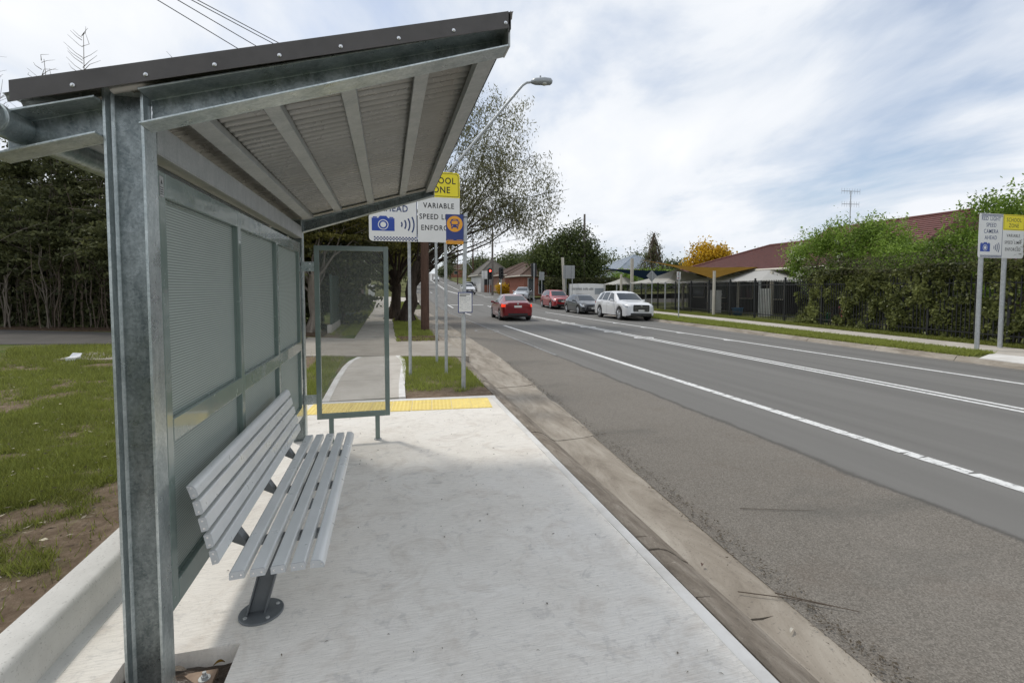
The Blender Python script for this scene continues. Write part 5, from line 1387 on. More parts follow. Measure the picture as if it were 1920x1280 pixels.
# ================================================================ fences
def build_fences():
    FP = [(16.55, 4.5), (18.42, 17.0), (21.4, 36.7), (22.6, 44.0)]
    def fx(y): return float(np.interp(y, [p[1] for p in FP], [p[0] for p in FP]))
    t = thing('palisade_fence', 'black steel palisade fence in front of the hedge and childcare centre', 'fence', (18.4, 17.0, 0))
    picket = MB().box(-0.0125, 0.0125, -0.0125, 0.0125, 0.12, 2.05); picket.add([(-0.0125, -0.0125, 2.0505), (0.0125, -0.0125, 2.0505), (0.0125, 0.0125, 2.0505), (-0.0125, 0.0125, 2.0505), (0, 0, 2.11)], [(0, 1, 4), (1, 2, 4), (2, 3, 4), (3, 0, 4)])
    me = picket.mesh('picket'); me.materials.append(M['black_metal'])
    y = 5.0; i = 0
    while y < 43.5:
        x = fx(y); z = verge_z(x, y)
        if i % 18 == 0:
            MB().box(x - 0.035, x + 0.035, y - 0.035, y + 0.035, z - 0.1, z + 2.2).build('fence_post', 'black_metal', t)
        else:
            o = bpy.data.objects.new('picket', me); COL.objects.link(o); o.parent = t; o.location = (x - 18.4, y - 17.0, z)
        y += 0.133 if y < 32 else 0.2; i += 1
    for z in (0.28, 1.82):
        for (a, b) in zip(FP[:-1], FP[1:]):
            za, zb_ = verge_z(*a) + z, verge_z(*b) + z
            MB().hexa([(a[0] - 0.02, a[1], za), (a[0] + 0.02, a[1], za), (b[0] + 0.02, b[1], zb_), (b[0] - 0.02, b[1], zb_)], [(a[0] - 0.02, a[1], za + 0.04), (a[0] + 0.02, a[1], za + 0.04), (b[0] + 0.02, b[1], zb_ + 0.04), (b[0] - 0.02, b[1], zb_ + 0.04)]).build('rail', 'black_metal', t)
    # white banner on the fence
    b = thing('banner', 'white printed vinyl banner tied to the fence behind the parked cars', 'banner', (19.9, 46.0, 0))
    x0, x1, yb = 17.9, 21.9, 46.0
    rows = [[(x, yb - 0.04 + 0.03 * math.sin(x * 2.1 + z), z + 0.05 * math.sin((x - x0) * 0.8) * (1 if z > 1.5 else 0)) for x in np.linspace(x0, x1, 20)] for z in (0.45, 0.9, 1.4, 1.9, 2.12)]
    MB().grid(rows).build('sheet', 'banner', b, smooth=True)
    m = MB()
    for wx, ww in ((18.15, 0.35), (18.6, 0.2), (18.88, 0.42), (19.4, 0.55), (20.05, 0.5)):     # unreadable grey lettering
        k = wx
        while k < wx + ww: h = random.choice((0.16, 0.22, 0.24)); m.box(k, k + 0.055, yb - 0.104, yb - 0.10, 1.50, 1.50 + h); k += 0.085
    m.build('printed_line', 'sign_back', b)
    MB().grid([[(x, yb - 0.095, z) for x in np.linspace(20.7, 21.8, 5)] for z in (1.05, 1.7)]).build('blue_panel', 'weatherboard', b)
    for px in (x0, x1): MB().box(px - 0.04, px + 0.04, yb + 0.02, yb + 0.1, -0.1, 2.25).build('banner_post', 'black_metal', b)
    # green sheet fence with a brick length along the footpath
    t = thing('steel_panel_fence', 'dark green steel panel fence running along the far footpath', 'fence', (-2.1, 19.4, 0))
    def panel(y0, y1, x, z):
        m = MB(); rows = []
        n = int((y1 - y0) / 0.06)
        for k in range(n + 1):
            yy = y0 + (y1 - y0) * k / n; d = 0.018 if (k // 2) % 2 else 0.0
            rows.append([(x + d, yy, z + 0.02), (x + d, yy, z + 2.12)])
        m.grid(rows); p = m.build('fence_sheet', 'fence_green', t)
        MB().box(x - 0.03, x + 0.04, y0, y1, z + 2.121, z + 2.17).build('top_rail', 'fence_green', p); MB().box(x - 0.035, x + 0.045, y0 - 0.03, y0 + 0.03, z - 0.1, z + 2.19).build('fence_post', 'fence_green', p)
    y = 19.4
    while y < 35: panel(y, y + 2.36, -2.1 - (y - 19.4) * 0.006, float(lawn_z(0, y))); y += 2.38
    y = 42.4
    while y < 47: panel(y, y + 2.36, -2.05, float(lawn_z(0, y)) + 0.1); y += 2.38
    MB().prism([(-2.2, 19.0), (-2.05, 19.0), (-2.05, 22.5), (-2.2, 22.5)][::-1], 'Z', -0.1, 0.28).build('plinth', 'path_concrete', t)
    w = thing('brick_wall', 'old brown brick wall between two lengths of green fence', 'wall', (-2.1, 38.6, 0))
    MB().box(-2.3, -1.95, 35.45, 42.2, -0.1, 2.2).build('brickwork', 'brick_old', w); MB().box(-2.34, -1.91, 35.4, 42.25, 2.2005, 2.27).build('coping', 'brick_old', w)
build_fences()
# ================================================================ buildings beyond the fence
def hip_roof(t, x0, x1, y0, y1, ze, zr, mat, over=0.5, gable=False, name='roof', inset=None):
    """ridge along the longer side"""
    x0 -= over; x1 += over; y0 -= over; y1 += over
    if (x1 - x0) > (y1 - y0):
        h = (y1 - y0) / 2 if inset is None else inset; ym = (y0 + y1) / 2; r = [(x0 + (0 if gable else h), ym, zr), (x1 - (0 if gable else h), ym, zr)]
        c = [(x0, y0, ze), (x1, y0, ze), (x1, y1, ze), (x0, y1, ze)]
        quads = [(c[0], c[1], r[1], r[0]), (c[2], c[3], r[0], r[1])]; tris = [(c[3], c[0], r[0]), (c[1], c[2], r[1])]
    else:
        h = (x1 - x0) / 2 if inset is None else inset; xm = (x0 + x1) / 2; r = [(xm, y0 + (0 if gable else h), zr), (xm, y1 - (0 if gable else h), zr)]
        c = [(x0, y0, ze), (x1, y0, ze), (x1, y1, ze), (x0, y1, ze)]
        quads = [(c[1], c[2], r[1], r[0]), (c[3], c[0], r[0], r[1])]; tris = [(c[0], c[1], r[0]), (c[2], c[3], r[1])]
    m = MB()
    def courses(a, b, d, e, step=0.33):     # lapped courses from eave a-b to top e-d
        a, b, d, e = map(Vector, (a, b, d, e)); n = max(2, int((e - a).length / step)); nrm = (b - a).cross(e - a).normalized() * 0.035
        for i in range(n):
            p0, p1 = a.lerp(e, i / n), b.lerp(d, i / n); q0, q1 = a.lerp(e, (i + 1) / n), b.lerp(d, (i + 1) / n)
            m.add([p0, p1, p1 + nrm, p0 + nrm, q1, q0], [(0, 1, 2, 3), (3, 2, 4, 5)])
    for q in quads: courses(q[0], q[1], q[2], q[3])
    for q in tris:
        if gable: m.add(q, [(0, 1, 2)])
        else: courses(q[0], q[1], q[2], q[2])
    o = m.build(name, mat, t)
    rc = MB().path([Vector(r[0]) + Vector((0, 0, 0.04)), Vector(r[1]) + Vector((0, 0, 0.04))], 0.10, 8)
    if not gable:
        for k, q in enumerate(c): rc.path([Vector(q) + Vector((0, 0, 0.05)), Vector(r[0] if (k in (0, 3) if (x1 - x0) > (y1 - y0) else k in (0, 1)) else r[1]) + Vector((0, 0, 0.04))], 0.09, 6)
    rc.build('ridge_capping', mat, o)
    f = MB()
    for a, b in ((0, 1), (1, 2), (2, 3), (3, 0)): f.path([Vector(c[a]) - Vector((0, 0, 0.06)), Vector(c[b]) - Vector((0, 0, 0.06))], 0.09, 4)
    f.build('gutter', 'cream_paint', o)
    return o
def house(label, x0, x1, y0, y1, z, h, zr, wall, roof, wins=(), gable=False, cat='house', name='house'):
    t = thing(name, label, cat, ((x0 + x1) / 2, (y0 + y1) / 2, z))
    w = MB().box(x0, x1, y0, y1, z - 0.5, z + h).build('wall', wall, t)
    hip_roof(t, x0, x1, y0, y1, z + h, z + zr, roof, 0.5, gable)
    for side, a, b, zb_, zt in wins:
        if side == 'S':
            f = MB().box(a - 0.07, b + 0.07, y0 - 0.05, y0 - 0.004, z + zb_ - 0.07, z + zt + 0.07).build('window_frame', 'white_paint', t); MB().box(a, b, y0 - 0.06, y0 - 0.052, z + zb_, z + zt).build('pane', 'window_glass', f)
        else:
            f = MB().box(x0 - 0.05, x0 - 0.004, a - 0.07, b + 0.07, z + zb_ - 0.07, z + zt + 0.07).build('window_frame', 'white_paint', t); MB().box(x0 - 0.06, x0 - 0.052, a, b, z + zb_, z + zt).build('pane', 'window_glass', f)
    return t
def build_buildings():
    # childcare centre: long low building with red tiled roof
    t = thing('childcare_centre', 'low building with dark red tiled roof behind the palisade fence', 'building', (29.5, 30, 0))
    MB().box(25.2, 34.0, 19.5, 36.5, -0.3, 2.9).build('wall', 'dark_void', t)  # near-black colour stands in for the shade under verandah and sails
    hip_roof(t, 24.6, 34.6, 18.5, 37.2, 2.95, 5.05, 'tile_red', 0.5)
    for i, y in enumerate((20.5, 23.2, 26.0, 28.8, 31.5, 34.2)):
        f = MB().box(25.12, 25.19, y, y + 1.5, 0.9, 2.2).build('window_frame', 'cream_paint', t); MB().box(25.10, 25.118, y + 0.07, y + 1.43, 0.97, 2.13).build('pane', 'window_glass', f)
    for y in (19.0, 22.2, 25.2, 28.2, 31.4, 34.6): MB().box(23.4, 23.55, y, y + 0.15, -0.1, 2.75).build('verandah_post', 'cream_paint', t)
    t = thing('childcare_wing', 'taller wing with bright red tiled roof above the shrubs on the right', 'building', (34, 26, 0))
    MB().box(30.2, 38, 21.8, 30, -0.3, 4.0).build('wall', 'cream_paint', t); hip_roof(t, 30.2, 38, 21.8, 30.5, 4.05, 6.35, 'tile_red', 0.6, True)
    a = thing('television_antenna', 'spidery television antenna above the shrubs', 'antenna', (33.4, 28.6, 5.0))
    MB().path([(33.4, 28.6, 4.6), (33.4, 28.6, 8.9)], 0.035, 6).build('mast', 'pole_steel', a)
    for z, w in ((8.85, 0.85), (7.9, 0.8)):
        b = MB().path([(33.4 - w, 28.6, z), (33.4 + w, 28.6, z + 0.04)], 0.022, 5).build('boom', 'pole_steel', a)
        for q in np.linspace(-w, w, 8): MB().path([(33.4 + q, 28.6, z - 0.2), (33.4 + q, 28.6, z + 0.22)], 0.012, 4).build('element', 'pole_steel', b)
    # shade structures
    def canopy(label, x0, x1, y0, y1, ze, za):
        t = thing('shade_canopy', label, 'canopy', (x0, y0, 0)); xm, ym = (x0 + x1) / 2, (y0 + y1) / 2
        c = [(x0, y0), (x1, y0), (x1, y1), (x0, y1)]; m = MB(); n = 8
        for k in range(4):
            a, b = c[k], c[(k + 1) % 4]; rows = []
            for i in range(n + 1):
                f = i / n; s = (1 - f); rows.append([(xm + (a[0] + (b[0] - a[0]) * u - xm) * s, ym + (a[1] + (b[1] - a[1]) * u - ym) * s, ze + (za - ze) * (f - 0.10 * math.sin(math.pi * f))) for u in np.linspace(0, 1, 9)])
            m.grid(rows)
        o = m.build('membrane', 'sail_white', t, smooth=False)
        v = MB()
        for k in range(4):
            a, b = c[k], c[(k + 1) % 4]; v.grid([[(a[0] + (b[0] - a[0]) * u, a[1] + (b[1] - a[1]) * u, z + 0.03 * math.sin(u * 25)) for u in np.linspace(0, 1, 20)] for z in (ze, ze - 0.06)])
        v.build('valance', 'sail_white', t)
        for p in c: MB().path([(p[0], p[1], -0.1), (p[0], p[1], ze)], 0.06, 8).build('canopy_post', 'galvanised_dull', t)
    canopy('large white shade canopy under the red roof', 21.0, 30.5, 23.5, 31.5, 2.12, 3.45)
    canopy('white peaked shade canopy left of the parking sign', 20.4, 26.0, 32.4, 37.8, 2.15, 3.3)
    canopy('small white shade canopy at the far end of the fence', 20.6, 23.6, 40.8, 43.5, 2.1, 2.8)
    def sail(label, pts, mat, sagg=0.25):
        a, b, c, d = map(Vector, pts); rows = []; n = 12
        for i in range(n + 1):
            r = []
            for j in range(n + 1):
                u, v = i / n, j / n; p = a.lerp(b, u).lerp(d.lerp(c, u), v)
                cen = (a + b + c + d) / 4; e = 1 - 0.18 * (4 * u * (1 - u) * abs(2 * v - 1) + 4 * v * (1 - v) * abs(2 * u - 1)); p = cen + (p - cen) * e
                r.append(p)
            rows.append(r)
        o = MB().grid(rows).build('shade_sail', mat, smooth=True); tag(o, label, 'shade sail')
    sail('tan shade sail stretched between the pale posts', [(20.95, 38.4, 4.3), (19.2, 25.3, 2.25), (27.6, 27.4, 3.5), (25.8, 35.0, 2.95)], 'sail_tan')
    sail('dark navy shade sail left of the tan one', [(21.3, 46.3, 3.8), (21.0, 39.3, 2.95), (24.0, 40.3, 2.2), (29.0, 44.5, 3.5)], 'sail_navy')
    # things in the yard
    for lab, x, y, w, h, m in (('white slatted board leaning in the yard near the parking sign', 20.6, 26.8, 0.9, 1.55, 'white_paint'), ('white slatted board in the yard beside the sail post', 20.4, 22.4, 0.75, 1.65, 'white_paint')):
        t = thing('slatted_board', lab, 'board', (x, y, 0))
        for k in range(4): MB().box(x - w / 2 + k * w / 4, x - w / 2 + (k + 0.82) * w / 4, y, y + 0.03, 0.1, h).build('plank', m, t)
        for z in (0.4, h - 0.3): MB().box(x - w / 2, x + w / 2, y + 0.031, y + 0.06, z, z + 0.07).build('batten', m, t)
    def bucket(label, x, y, m, s=1.0):
        t = thing('tub', label, 'tub', (x, y, 0)); MB().lathe([(0.22 * s, 0.02), (0.30 * s, 0.40 * s), (0.32 * s, 0.42 * s), (0.29 * s, 0.42 * s), (0.27 * s, 0.3 * s)], 18, (x, y, 0.0)).build('shell', m, t, smooth=True)
        MB().path([(x - 0.3 * s, y, 0.4 * s), (x - 0.2 * s, y, 0.62 * s), (x + 0.2 * s, y, 0.62 * s), (x + 0.3 * s, y, 0.4 * s)], 0.012, 5).build('handle', 'black_plastic', t)
    bucket('green plastic tub behind the fence', 20.7, 18.9, 'toy_green', 1.1); bucket('blue plastic tub behind the fence near the white boards', 21.0, 25.3, 'toy_blue', 1.1)
    t = thing('toy_chair', 'pink plastic play chair behind the fence', 'chair', (21.0, 18.0, 0)); MB().box(20.75, 21.25, 17.8, 18.2, 0.3, 0.36).build('seat', 'toy_pink', t, bevel=0.02); MB().box(20.75, 21.25, 18.14, 18.2, 0.361, 0.8).build('backrest', 'toy_pink', t, bevel=0.02)
    for a, b in ((20.78, 17.84), (21.18, 17.84), (20.78, 18.12), (21.18, 18.12)): MB().box(a, a + 0.05, b, b + 0.05, 0.0, 0.2995).build('leg', 'toy_pink', t)
    # timber benches and tables deep in the verandah
    for k, (x, y) in enumerate(((22.6, 21.0), (22.9, 29.8))):
        t = thing('play_table', ('low timber play table in the yard near the hedge', 'low timber play table in the yard further along')[k], 'table', (x, y, 0)); MB().box(x - 0.6, x + 0.6, y - 0.4, y + 0.4, 0.55, 0.62).build('tabletop', 'bark_grey', t)
        for a, b in ((-0.5, -0.3), (0.45, -0.3), (-0.5, 0.25), (0.45, 0.25)): MB().box(x + a, x + a + 0.06, y + b, y + b + 0.06, 0, 0.5495).build('leg', 'bark_grey', t)
    # houses across the side street and on the hill
    house('red brick house with brown tiled roof beyond the traffic lights', 17.0, 25.5, 70, 79, zg(72), 2.6, 4.7, 'brick', 'tile_brown', (('S', 18.0, 19.6, 0.8, 2.0), ('W', 72, 73.6, 0.8, 2.0)))
    house('grey roofed white house left of the red brick one', 15.3, 20.5, 80.5, 90, zg(80), 2.7, 5.4, 'white_paint', 'tile_grey', (('S', 15.9, 17.0, 0.8, 2.0),))
    house('small brick shop at the corner of the side street', 16.2, 19.6, 57, 64, zg(57), 2.5, 3.9, 'brick', 'tile_brown', (('S', 16.8, 17.5, 0.3, 2.1), ('S', 18.2, 18.9, 0.3, 2.1)), cat='shop')
    house('pale blue weatherboard house behind the round tree', 36, 46, 70, 80, zg(75), 3.6, 6.2, 'weatherboard', 'metal_roof', (('S', 37.5, 39, 1.2, 2.6), ('S', 42, 43.5, 1.2, 2.6)))
    for i, (x, y, w, wall, roof) in enumerate(((27, 150, 11, 'cream_paint', 'tile_grey'), (36, 185, 12, 'white_paint', 'tile_brown'), (26, 205, 12, 'brick', 'tile_brown'), (40, 240, 14, 'cream_paint', 'tile_grey'), (28, 262, 13, 'white_paint', 'tile_grey'), (52, 220, 13, 'brick', 'tile_brown'))):
        house(('cream house with grey roof lowest on the far hill', 'white house with brown roof on the far hill', 'brick house with brown roof beside the hill road', 'cream house with grey roof higher on the far hill', 'white house near the top of the hill road', 'brick house set back on the right of the hill')[i], x, x + w, y, y + 9, zg(y) + 0.6, 3.0, 5.4, wall, roof, (('S', x + 1.5, x + 3.2, 0.9, 2.2), ('S', x + 6, x + 7.8, 0.9, 2.2)))
    # low garden walls by the brick house
    for lab, x0, x1, y, h, m in (('dark timber garden fence in front of the brick house', 16.6, 24.0, 67.0, 1.25, 'black_metal'), ('low brick garden wall beside the white sign', 15.6, 21, 79.0, 1.0, 'brick')):
        t = thing('garden_wall', lab, 'wall', (x0, y, zg(y))); x = x0
        while x < x1: MB().box(x, min(x + 0.98, x1), y, y + 0.12, zg(y) - 0.2, zg(y) + h).build('panel', m, t); x += 1.0
build_buildings()

# ================================================================ trees and shrubs
def limb_path(p0, p1, bend, rng, n=5):
    p0, p1 = Vector(p0), Vector(p1); d = (p1 - p0).length; pts = []
    off = Vector((rng.uniform(-1, 1), rng.uniform(-1, 1), rng.uniform(-0.2, 0.9))) * bend * d
    for i in range(n + 1):
        f = i / n; pts.append(p0.lerp(p1, f) + off * 4 * f * (1 - f) + Vector((rng.normal(0, 1), rng.normal(0, 1), rng.normal(0, 1))) * d * 0.012)
    pts[0] = p0
    return pts
def in_blobs(blobs, n, rng, shell=0.45):
    w = np.array([b[3] * b[4] * b[5] for b in blobs]) ** 0.75; idx = rng.choice(len(blobs), n, p=w / w.sum())
    d = rng.normal(size=(n, 3)); d /= np.linalg.norm(d, axis=1)[:, None]
    r = rng.uniform(shell, 1.0, n) ** 0.6
    B = np.array(blobs)[idx]
    return B[:, :3] + d * r[:, None] * B[:, 3:6]
def tree(label, base, trunk_h, trunk_r, blobs, clumps, per, clump_r, leaf, mat, bark='bark_mid', droop=0.0, aspect=2.2, limbs=14, seed=1, name='tree', cat='tree', group=None, shell=0.4, lean=(0, 0), twigs=0, flat_z=1.0, limb_r=None):
    rng = np.random.default_rng(seed); t = thing(name, label, cat, base, 0, group); bx, by, bz = base
    fork = Vector((bx + lean[0], by + lean[1], bz + trunk_h))
    m = MB(); tp = limb_path((bx, by, bz - 0.15), fork, 0.03, rng, 6)
    m.path(tp, [trunk_r * (1.35 if i == 0 else 1.0 - 0.35 * i / 6) for i in range(7)], 12)
    for k in range(5 if trunk_r > 0.15 else 0):       # root flare
        a = 2 * math.pi * k / 5 + rng.uniform(0, 1); m.path([(bx + math.cos(a) * trunk_r * 2.0, by + math.sin(a) * trunk_r * 2.0, bz - 0.06), (bx + math.cos(a) * trunk_r * 0.9, by + math.sin(a) * trunk_r * 0.9, bz + trunk_r), (bx, by, bz + trunk_r * 3)], [trunk_r * 0.25, trunk_r * 0.4, trunk_r * 0.4], 6)
    cs = in_blobs(blobs, clumps, rng, shell)
    for i in range(min(limbs, clumps)):
        c = Vector(cs[i]); f = rng.uniform(0.55, 1.0); st = Vector(tp[0]).lerp(fork, f) if trunk_h > 0.6 else fork
        pts = limb_path(st, c, 0.10, rng, 6); r0 = trunk_r * (limb_r or (0.5 if trunk_r > 0.1 else 0.7))
        m.path(pts, [max(0.012, r0 * (1 - 0.85 * k / 6)) for k in range(7)], 7)
        for q in range(twigs):
            a = pts[rng.integers(3, 7)]; e = a + Vector((rng.normal(0, 1), rng.normal(0, 1), rng.normal(0.2, 0.8))) * clump_r * 1.4
            m.path(limb_path(a, e, 0.12, rng, 3), [max(0.01, r0 * 0.22), 0.012, 0.009, 0.006], 5)
    o = m.build('trunk', bark, t); smooth_angle(o, 60)
    if per:
        n = clumps * per
        g = rng.normal(size=(n, 3)) * clump_r * np.array([1, 1, flat_z])
        if droop: g[:, 2] = -np.abs(g[:, 2]) * droop + clump_r * 0.4; g[:, :2] *= 0.62
        pos = np.repeat(cs, per, 0) + g
        ct = np.repeat(rng.uniform(0.1, 0.75, clumps), per)
        tint = np.clip(ct + rng.uniform(-0.25, 0.35, n), 0, 1)
        v, f, tt = leaves_arrays(pos, np.full(n, leaf), None, aspect, droop * 1.0, tint, rng)
        tri_mesh('crown', v - np.array(base), f, tt, mat, t, nper=4)
    return t
def build_trees():
    # street tree over the footpath with its airy weeping crown
    tree('big street tree with dark forked trunk and drooping airy crown over the road', (0.95, 24.6, 0), 3.0, 0.34,
         [(5.0, 23.8, 9.6, 2.2, 2.4, 2.4), (6.3, 23.5, 6.9, 2.3, 2.6, 1.9), (4.0, 24.0, 7.4, 2.2, 2.6, 2.4), (6.9, 23.2, 5.6, 1.5, 2.0, 1.1), (3.8, 24.0, 5.6, 1.7, 2.0, 1.2), (5.2, 23.6, 5.3, 1.6, 2.0, 1.0)],
         370, 60, 0.40, 0.17, 'leaf_euc', 'bark_dark', 1.4, 4.2, 22, 3, twigs=5, shell=0.2, lean=(0.5, 0), limb_r=0.17)
    tree('dense olive tree overhanging the footpath behind the camera sign', (0.35, 26.8, 0), 2.6, 0.30,
         [(-1.2, 26.5, 5.6, 2.6, 2.6, 1.9), (1.2, 25.5, 4.6, 1.7, 2.0, 1.3), (-2.4, 24.0, 4.9, 2.0, 2.2, 1.5), (2.6, 25.2, 4.2, 0.9, 1.6, 1.0)],
         260, 80, 0.42, 0.18, 'leaf_olive', 'bark_dark', 0.4, 2.4, 16, 4, shell=0.2, twigs=2, limb_r=0.28)
    tree('small leaning trunk behind the olive street tree', (0.25, 31.5, 0), 2.4, 0.22, [(-0.4, 32, 4.4, 2.2, 2.2, 1.5), (1.2, 31, 3.9, 1.2, 1.6, 1.0)], 150, 70, 0.42, 0.20, 'leaf_olive', 'bark_dark', 0.3, 2.2, 12, 41, shell=0.2, lean=(0.35, 0), limb_r=0.3)
    tree('leafy yellow-green tree behind the far corner of the shelter', (-2.75, 19.3, 0), 2.2, 0.20,
         [(-2.4, 20.5, 4.7, 1.7, 1.8, 1.5), (-3.6, 20.0, 4.0, 1.5, 1.6, 1.3), (-1.2, 21.5, 5.2, 1.5, 1.6, 1.1)], 190, 75, 0.36, 0.15, 'leaf_olive', 'bark_grey', 0.2, 2.2, 14, 5, twigs=3, shell=0.2, limb_r=0.22)
    # the thicket left of the drive: slender stems under a dark canopy
    rng = np.random.default_rng(21); G = 'slender trees of the dark thicket'
    n = 17
    for i in range(n):
        u = i / (n - 1); bx = -20.5 + u * 16.6; by = 28.2 - u * 8.0 + rng.uniform(-0.2, 1.3)
        h = rng.uniform(7.0, 9.2); z = 0.03
        tree('slender tree with bare lower stems in the dark thicket behind the driveway', (bx, by, z), 3.4, 0.055,
             [(bx, by - 0.5, h * 0.46, 1.3, 1.3, h * 0.29), (bx + rng.uniform(-0.8, 0.8), by, h * 0.86, 0.95, 1.0, h * 0.15)], 105, 62, 0.40, 0.17, 'leaf_dark', 'bark_grey', 0.25, 2.3, 12, 60 + i, group=G, shell=0.1, twigs=2, lean=(rng.uniform(-0.5, 0.5), 0))
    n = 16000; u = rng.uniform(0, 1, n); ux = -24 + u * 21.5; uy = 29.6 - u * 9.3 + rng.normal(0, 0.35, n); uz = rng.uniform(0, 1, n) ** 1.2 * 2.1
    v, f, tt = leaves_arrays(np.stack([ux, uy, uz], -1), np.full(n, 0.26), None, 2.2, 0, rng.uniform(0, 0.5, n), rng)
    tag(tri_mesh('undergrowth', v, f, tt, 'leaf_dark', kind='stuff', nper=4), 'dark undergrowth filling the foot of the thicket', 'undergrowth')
    for i in range(13):
        u = i / 12; bx = -23 + u * 21; by = 31.0 - u * 8.5 + rng.uniform(-0.3, 0.8); h = rng.uniform(6.5, 8.6)
        tree('broad dark tree filling the back of the thicket behind the slender stems', (bx, by, 0), 1.6, 0.10, [(bx, by, 1.3, 1.9, 1.0, 1.4), (bx, by, h * 0.46, 1.9, 1.3, h * 0.38), (bx + rng.uniform(-0.8, 0.8), by, h * 0.80, 1.3, 1.1, h * 0.2)], 165, 62, 0.46, 0.24, 'leaf_dark', 'bark_mid', 0.2, 2.1, 9, 400 + i, group='broad trees at the back of the thicket', shell=0.1)
    for i in range(150):      # cane-like stems standing in front
        u = rng.uniform(0, 1); bx = -19.5 + u * 15.8; by = 27.0 - u * 7.6 + rng.uniform(-0.5, 0.7); h = rng.uniform(2.2, 5.8)
        m = MB(); ln = rng.normal(0, 0.5)
        pts = limb_path((bx, by, -0.05), (bx + ln * 0.6, by + rng.normal(0, 0.3), h), 0.02, rng, 6); r = rng.uniform(0.008, 0.04) * rng.choice((0.6, 1.0, 1.0))
        m.path(pts, [r * (1 - 0.1 * k) for k in range(7)], 6)
        for q in range(3):
            a = pts[rng.integers(2, 6)]; e = a + Vector((rng.normal(0, 0.35), rng.normal(0, 0.3), rng.uniform(0.1, 0.9))); m.path(limb_path(a, e, 0.2, rng, 3), [r * 0.5, r * 0.4, r * 0.3, r * 0.15], 5)
        o = m.build('cane_sapling', 'bark_grey' if rng.uniform() < 0.35 else 'bark_mid'); smooth_angle(o, 60)
        o.location = (0, 0, 0); tag(o, 'bare grey cane sapling standing at the front of the dark thicket', 'sapling', 'bare cane saplings of the thicket')
    for i, (bx, by, h) in enumerate(((-17.6, 27.2, 13.4), (-13.6, 27.0, 13.6), (-15.4, 27.4, 12.4), (-9.2, 26.0, 12.4))):
        t = thing('bare_sapling', ('leftmost tall bare sapling rising above the roof edge', 'tallest bare sapling with side twigs above the roof edge', 'short bare sapling tip between the two tall ones', 'bare sapling tip right of the tall ones above the roof')[i], 'tree', (bx, by, 0))
        m = MB(); top = Vector((bx + rng.uniform(-0.2, 0.2), by, h)); pts = limb_path((bx, by, 0), top, 0.01, rng, 8); m.path(pts, [0.07 - 0.0075 * k for k in range(9)], 6)
        for q in range(40):
            f = rng.uniform(0.55, 0.98); a = Vector((bx, by, 0)).lerp(top, f); s = rng.choice((-1, 1)); L_ = (1 - f) * 3.2 + 0.3
            m.path([a, a + Vector((s * L_ * 0.5, rng.normal(0, 0.2), L_ * 0.35)), a + Vector((s * L_ * 0.9, rng.normal(0, 0.3), L_ * 0.8))], [0.016, 0.010, 0.005], 4)
        m.build('trunk', 'bark_grey', t)
    # right side: hedge grown through the fence, shrubs above it
    rng = np.random.default_rng(5)
    h = thing('hedge', 'dense dark clipped hedge growing through the black fence', 'hedge', (18.6, 12, 0))
    nL = 120000; y = rng.uniform(4.0, 18.6, nL); fx = np.interp(y, [4.5, 17.0, 36.7], [16.55, 18.42, 21.4])
    zt = 2.45 + 0.35 * (fbm(y * 0.9, y * 0 + 2.2, 3) - 0.5) - np.clip((y - 17.4) * 0.5, 0, 0.8)
    zz = rng.uniform(0, 1, nL) ** 0.8 * zt
    bulge = 0.62 * (fbm(y * 1.2, zz * 1.3, 12) - 0.46)
    d = np.abs(rng.normal(0, 0.22, nL)); x = fx - 0.05 - bulge + d
    gap = fbm(y * 1.5, zz * 1.25, 33); k = (gap > 0.43 + 0.05 * rng.uniform(-1, 1, nL)); x, y, zz = x[k], y[k], zz[k]
    ti = np.clip(1.3 * (fbm(y * 1.7, zz * 1.7, 17) - 0.25) * 0.7 + rng.uniform(-0.15, 0.55, len(x)) - 0.35 * np.clip(zz - 1.8, 0, 1), 0, 1)
    v, f, tt = leaves_arrays(np.stack([x, y, zz - 0.02], -1), 0.08 + 0.07 * rng.uniform(0, 1, len(x)), np.array([-1.2, -0.6, 0.5]), 1.8, 0, ti, rng)
    tri_mesh('foliage', v - np.array([18.6, 12, 0]), f, tt, 'leaf_hedge', h, nper=4)
    st = MB()
    for q in range(90):
        yy = rng.uniform(4.2, 18.3); xx = float(np.interp(yy, [4.5, 17.0, 36.7], [16.55, 18.42, 21.4])) + 0.35 + rng.uniform(-0.1, 0.2); st.path(limb_path((xx, yy, -0.05), (xx + rng.normal(0, 0.15), yy + rng.normal(0, 0.3), rng.uniform(1.4, 2.5)), 0.06, rng, 4), [0.03, 0.025, 0.02, 0.015, 0.008], 5)
    st.build('stems', 'bark_mid', h)
    nW = 6000; y = rng.uniform(4.0, 18.2, nW); x = np.interp(y, [4.5, 17.0, 36.7], [16.55, 18.42, 21.4]) + rng.normal(0.15, 0.35, nW); z = 2.2 + rng.uniform(0, 0.75, nW) * (0.5 + fbm(y, y * 0, 8))
    v, f, tt = leaves_arrays(np.stack([x, y, z], -1), np.full(nW, 0.085), None, 3.5, -0.4, rng.uniform(0, 1, nW), rng)
    tri_mesh('dry_tops', v - np.array([18.6, 12, 0]), f, tt, 'leaf_dry', h, nper=4)
    for i, (x, y, r, hh, lab) in enumerate(((22.4, 20.6, 1.6, 4.5, 'rounded green shrub with pale flowers at the left end of the hedge'), (22.9, 18.6, 1.7, 4.9, 'tall green shrub just right of the flowering one'), (22.5, 16.5, 1.4, 3.5, 'lower green shrub below the antenna roofline'), (22.6, 14.7, 1.4, 3.6, 'green shrub in front of the red gable roof'), (22.7, 12.7, 1.7, 4.9, 'green shrub left of the camera sign across the road'), (22.6, 10.8, 1.9, 5.2, 'green shrub behind the camera sign across the road'), (21.8, 8.6, 1.9, 5.1, 'green shrub at the right edge behind the school zone panel'))):
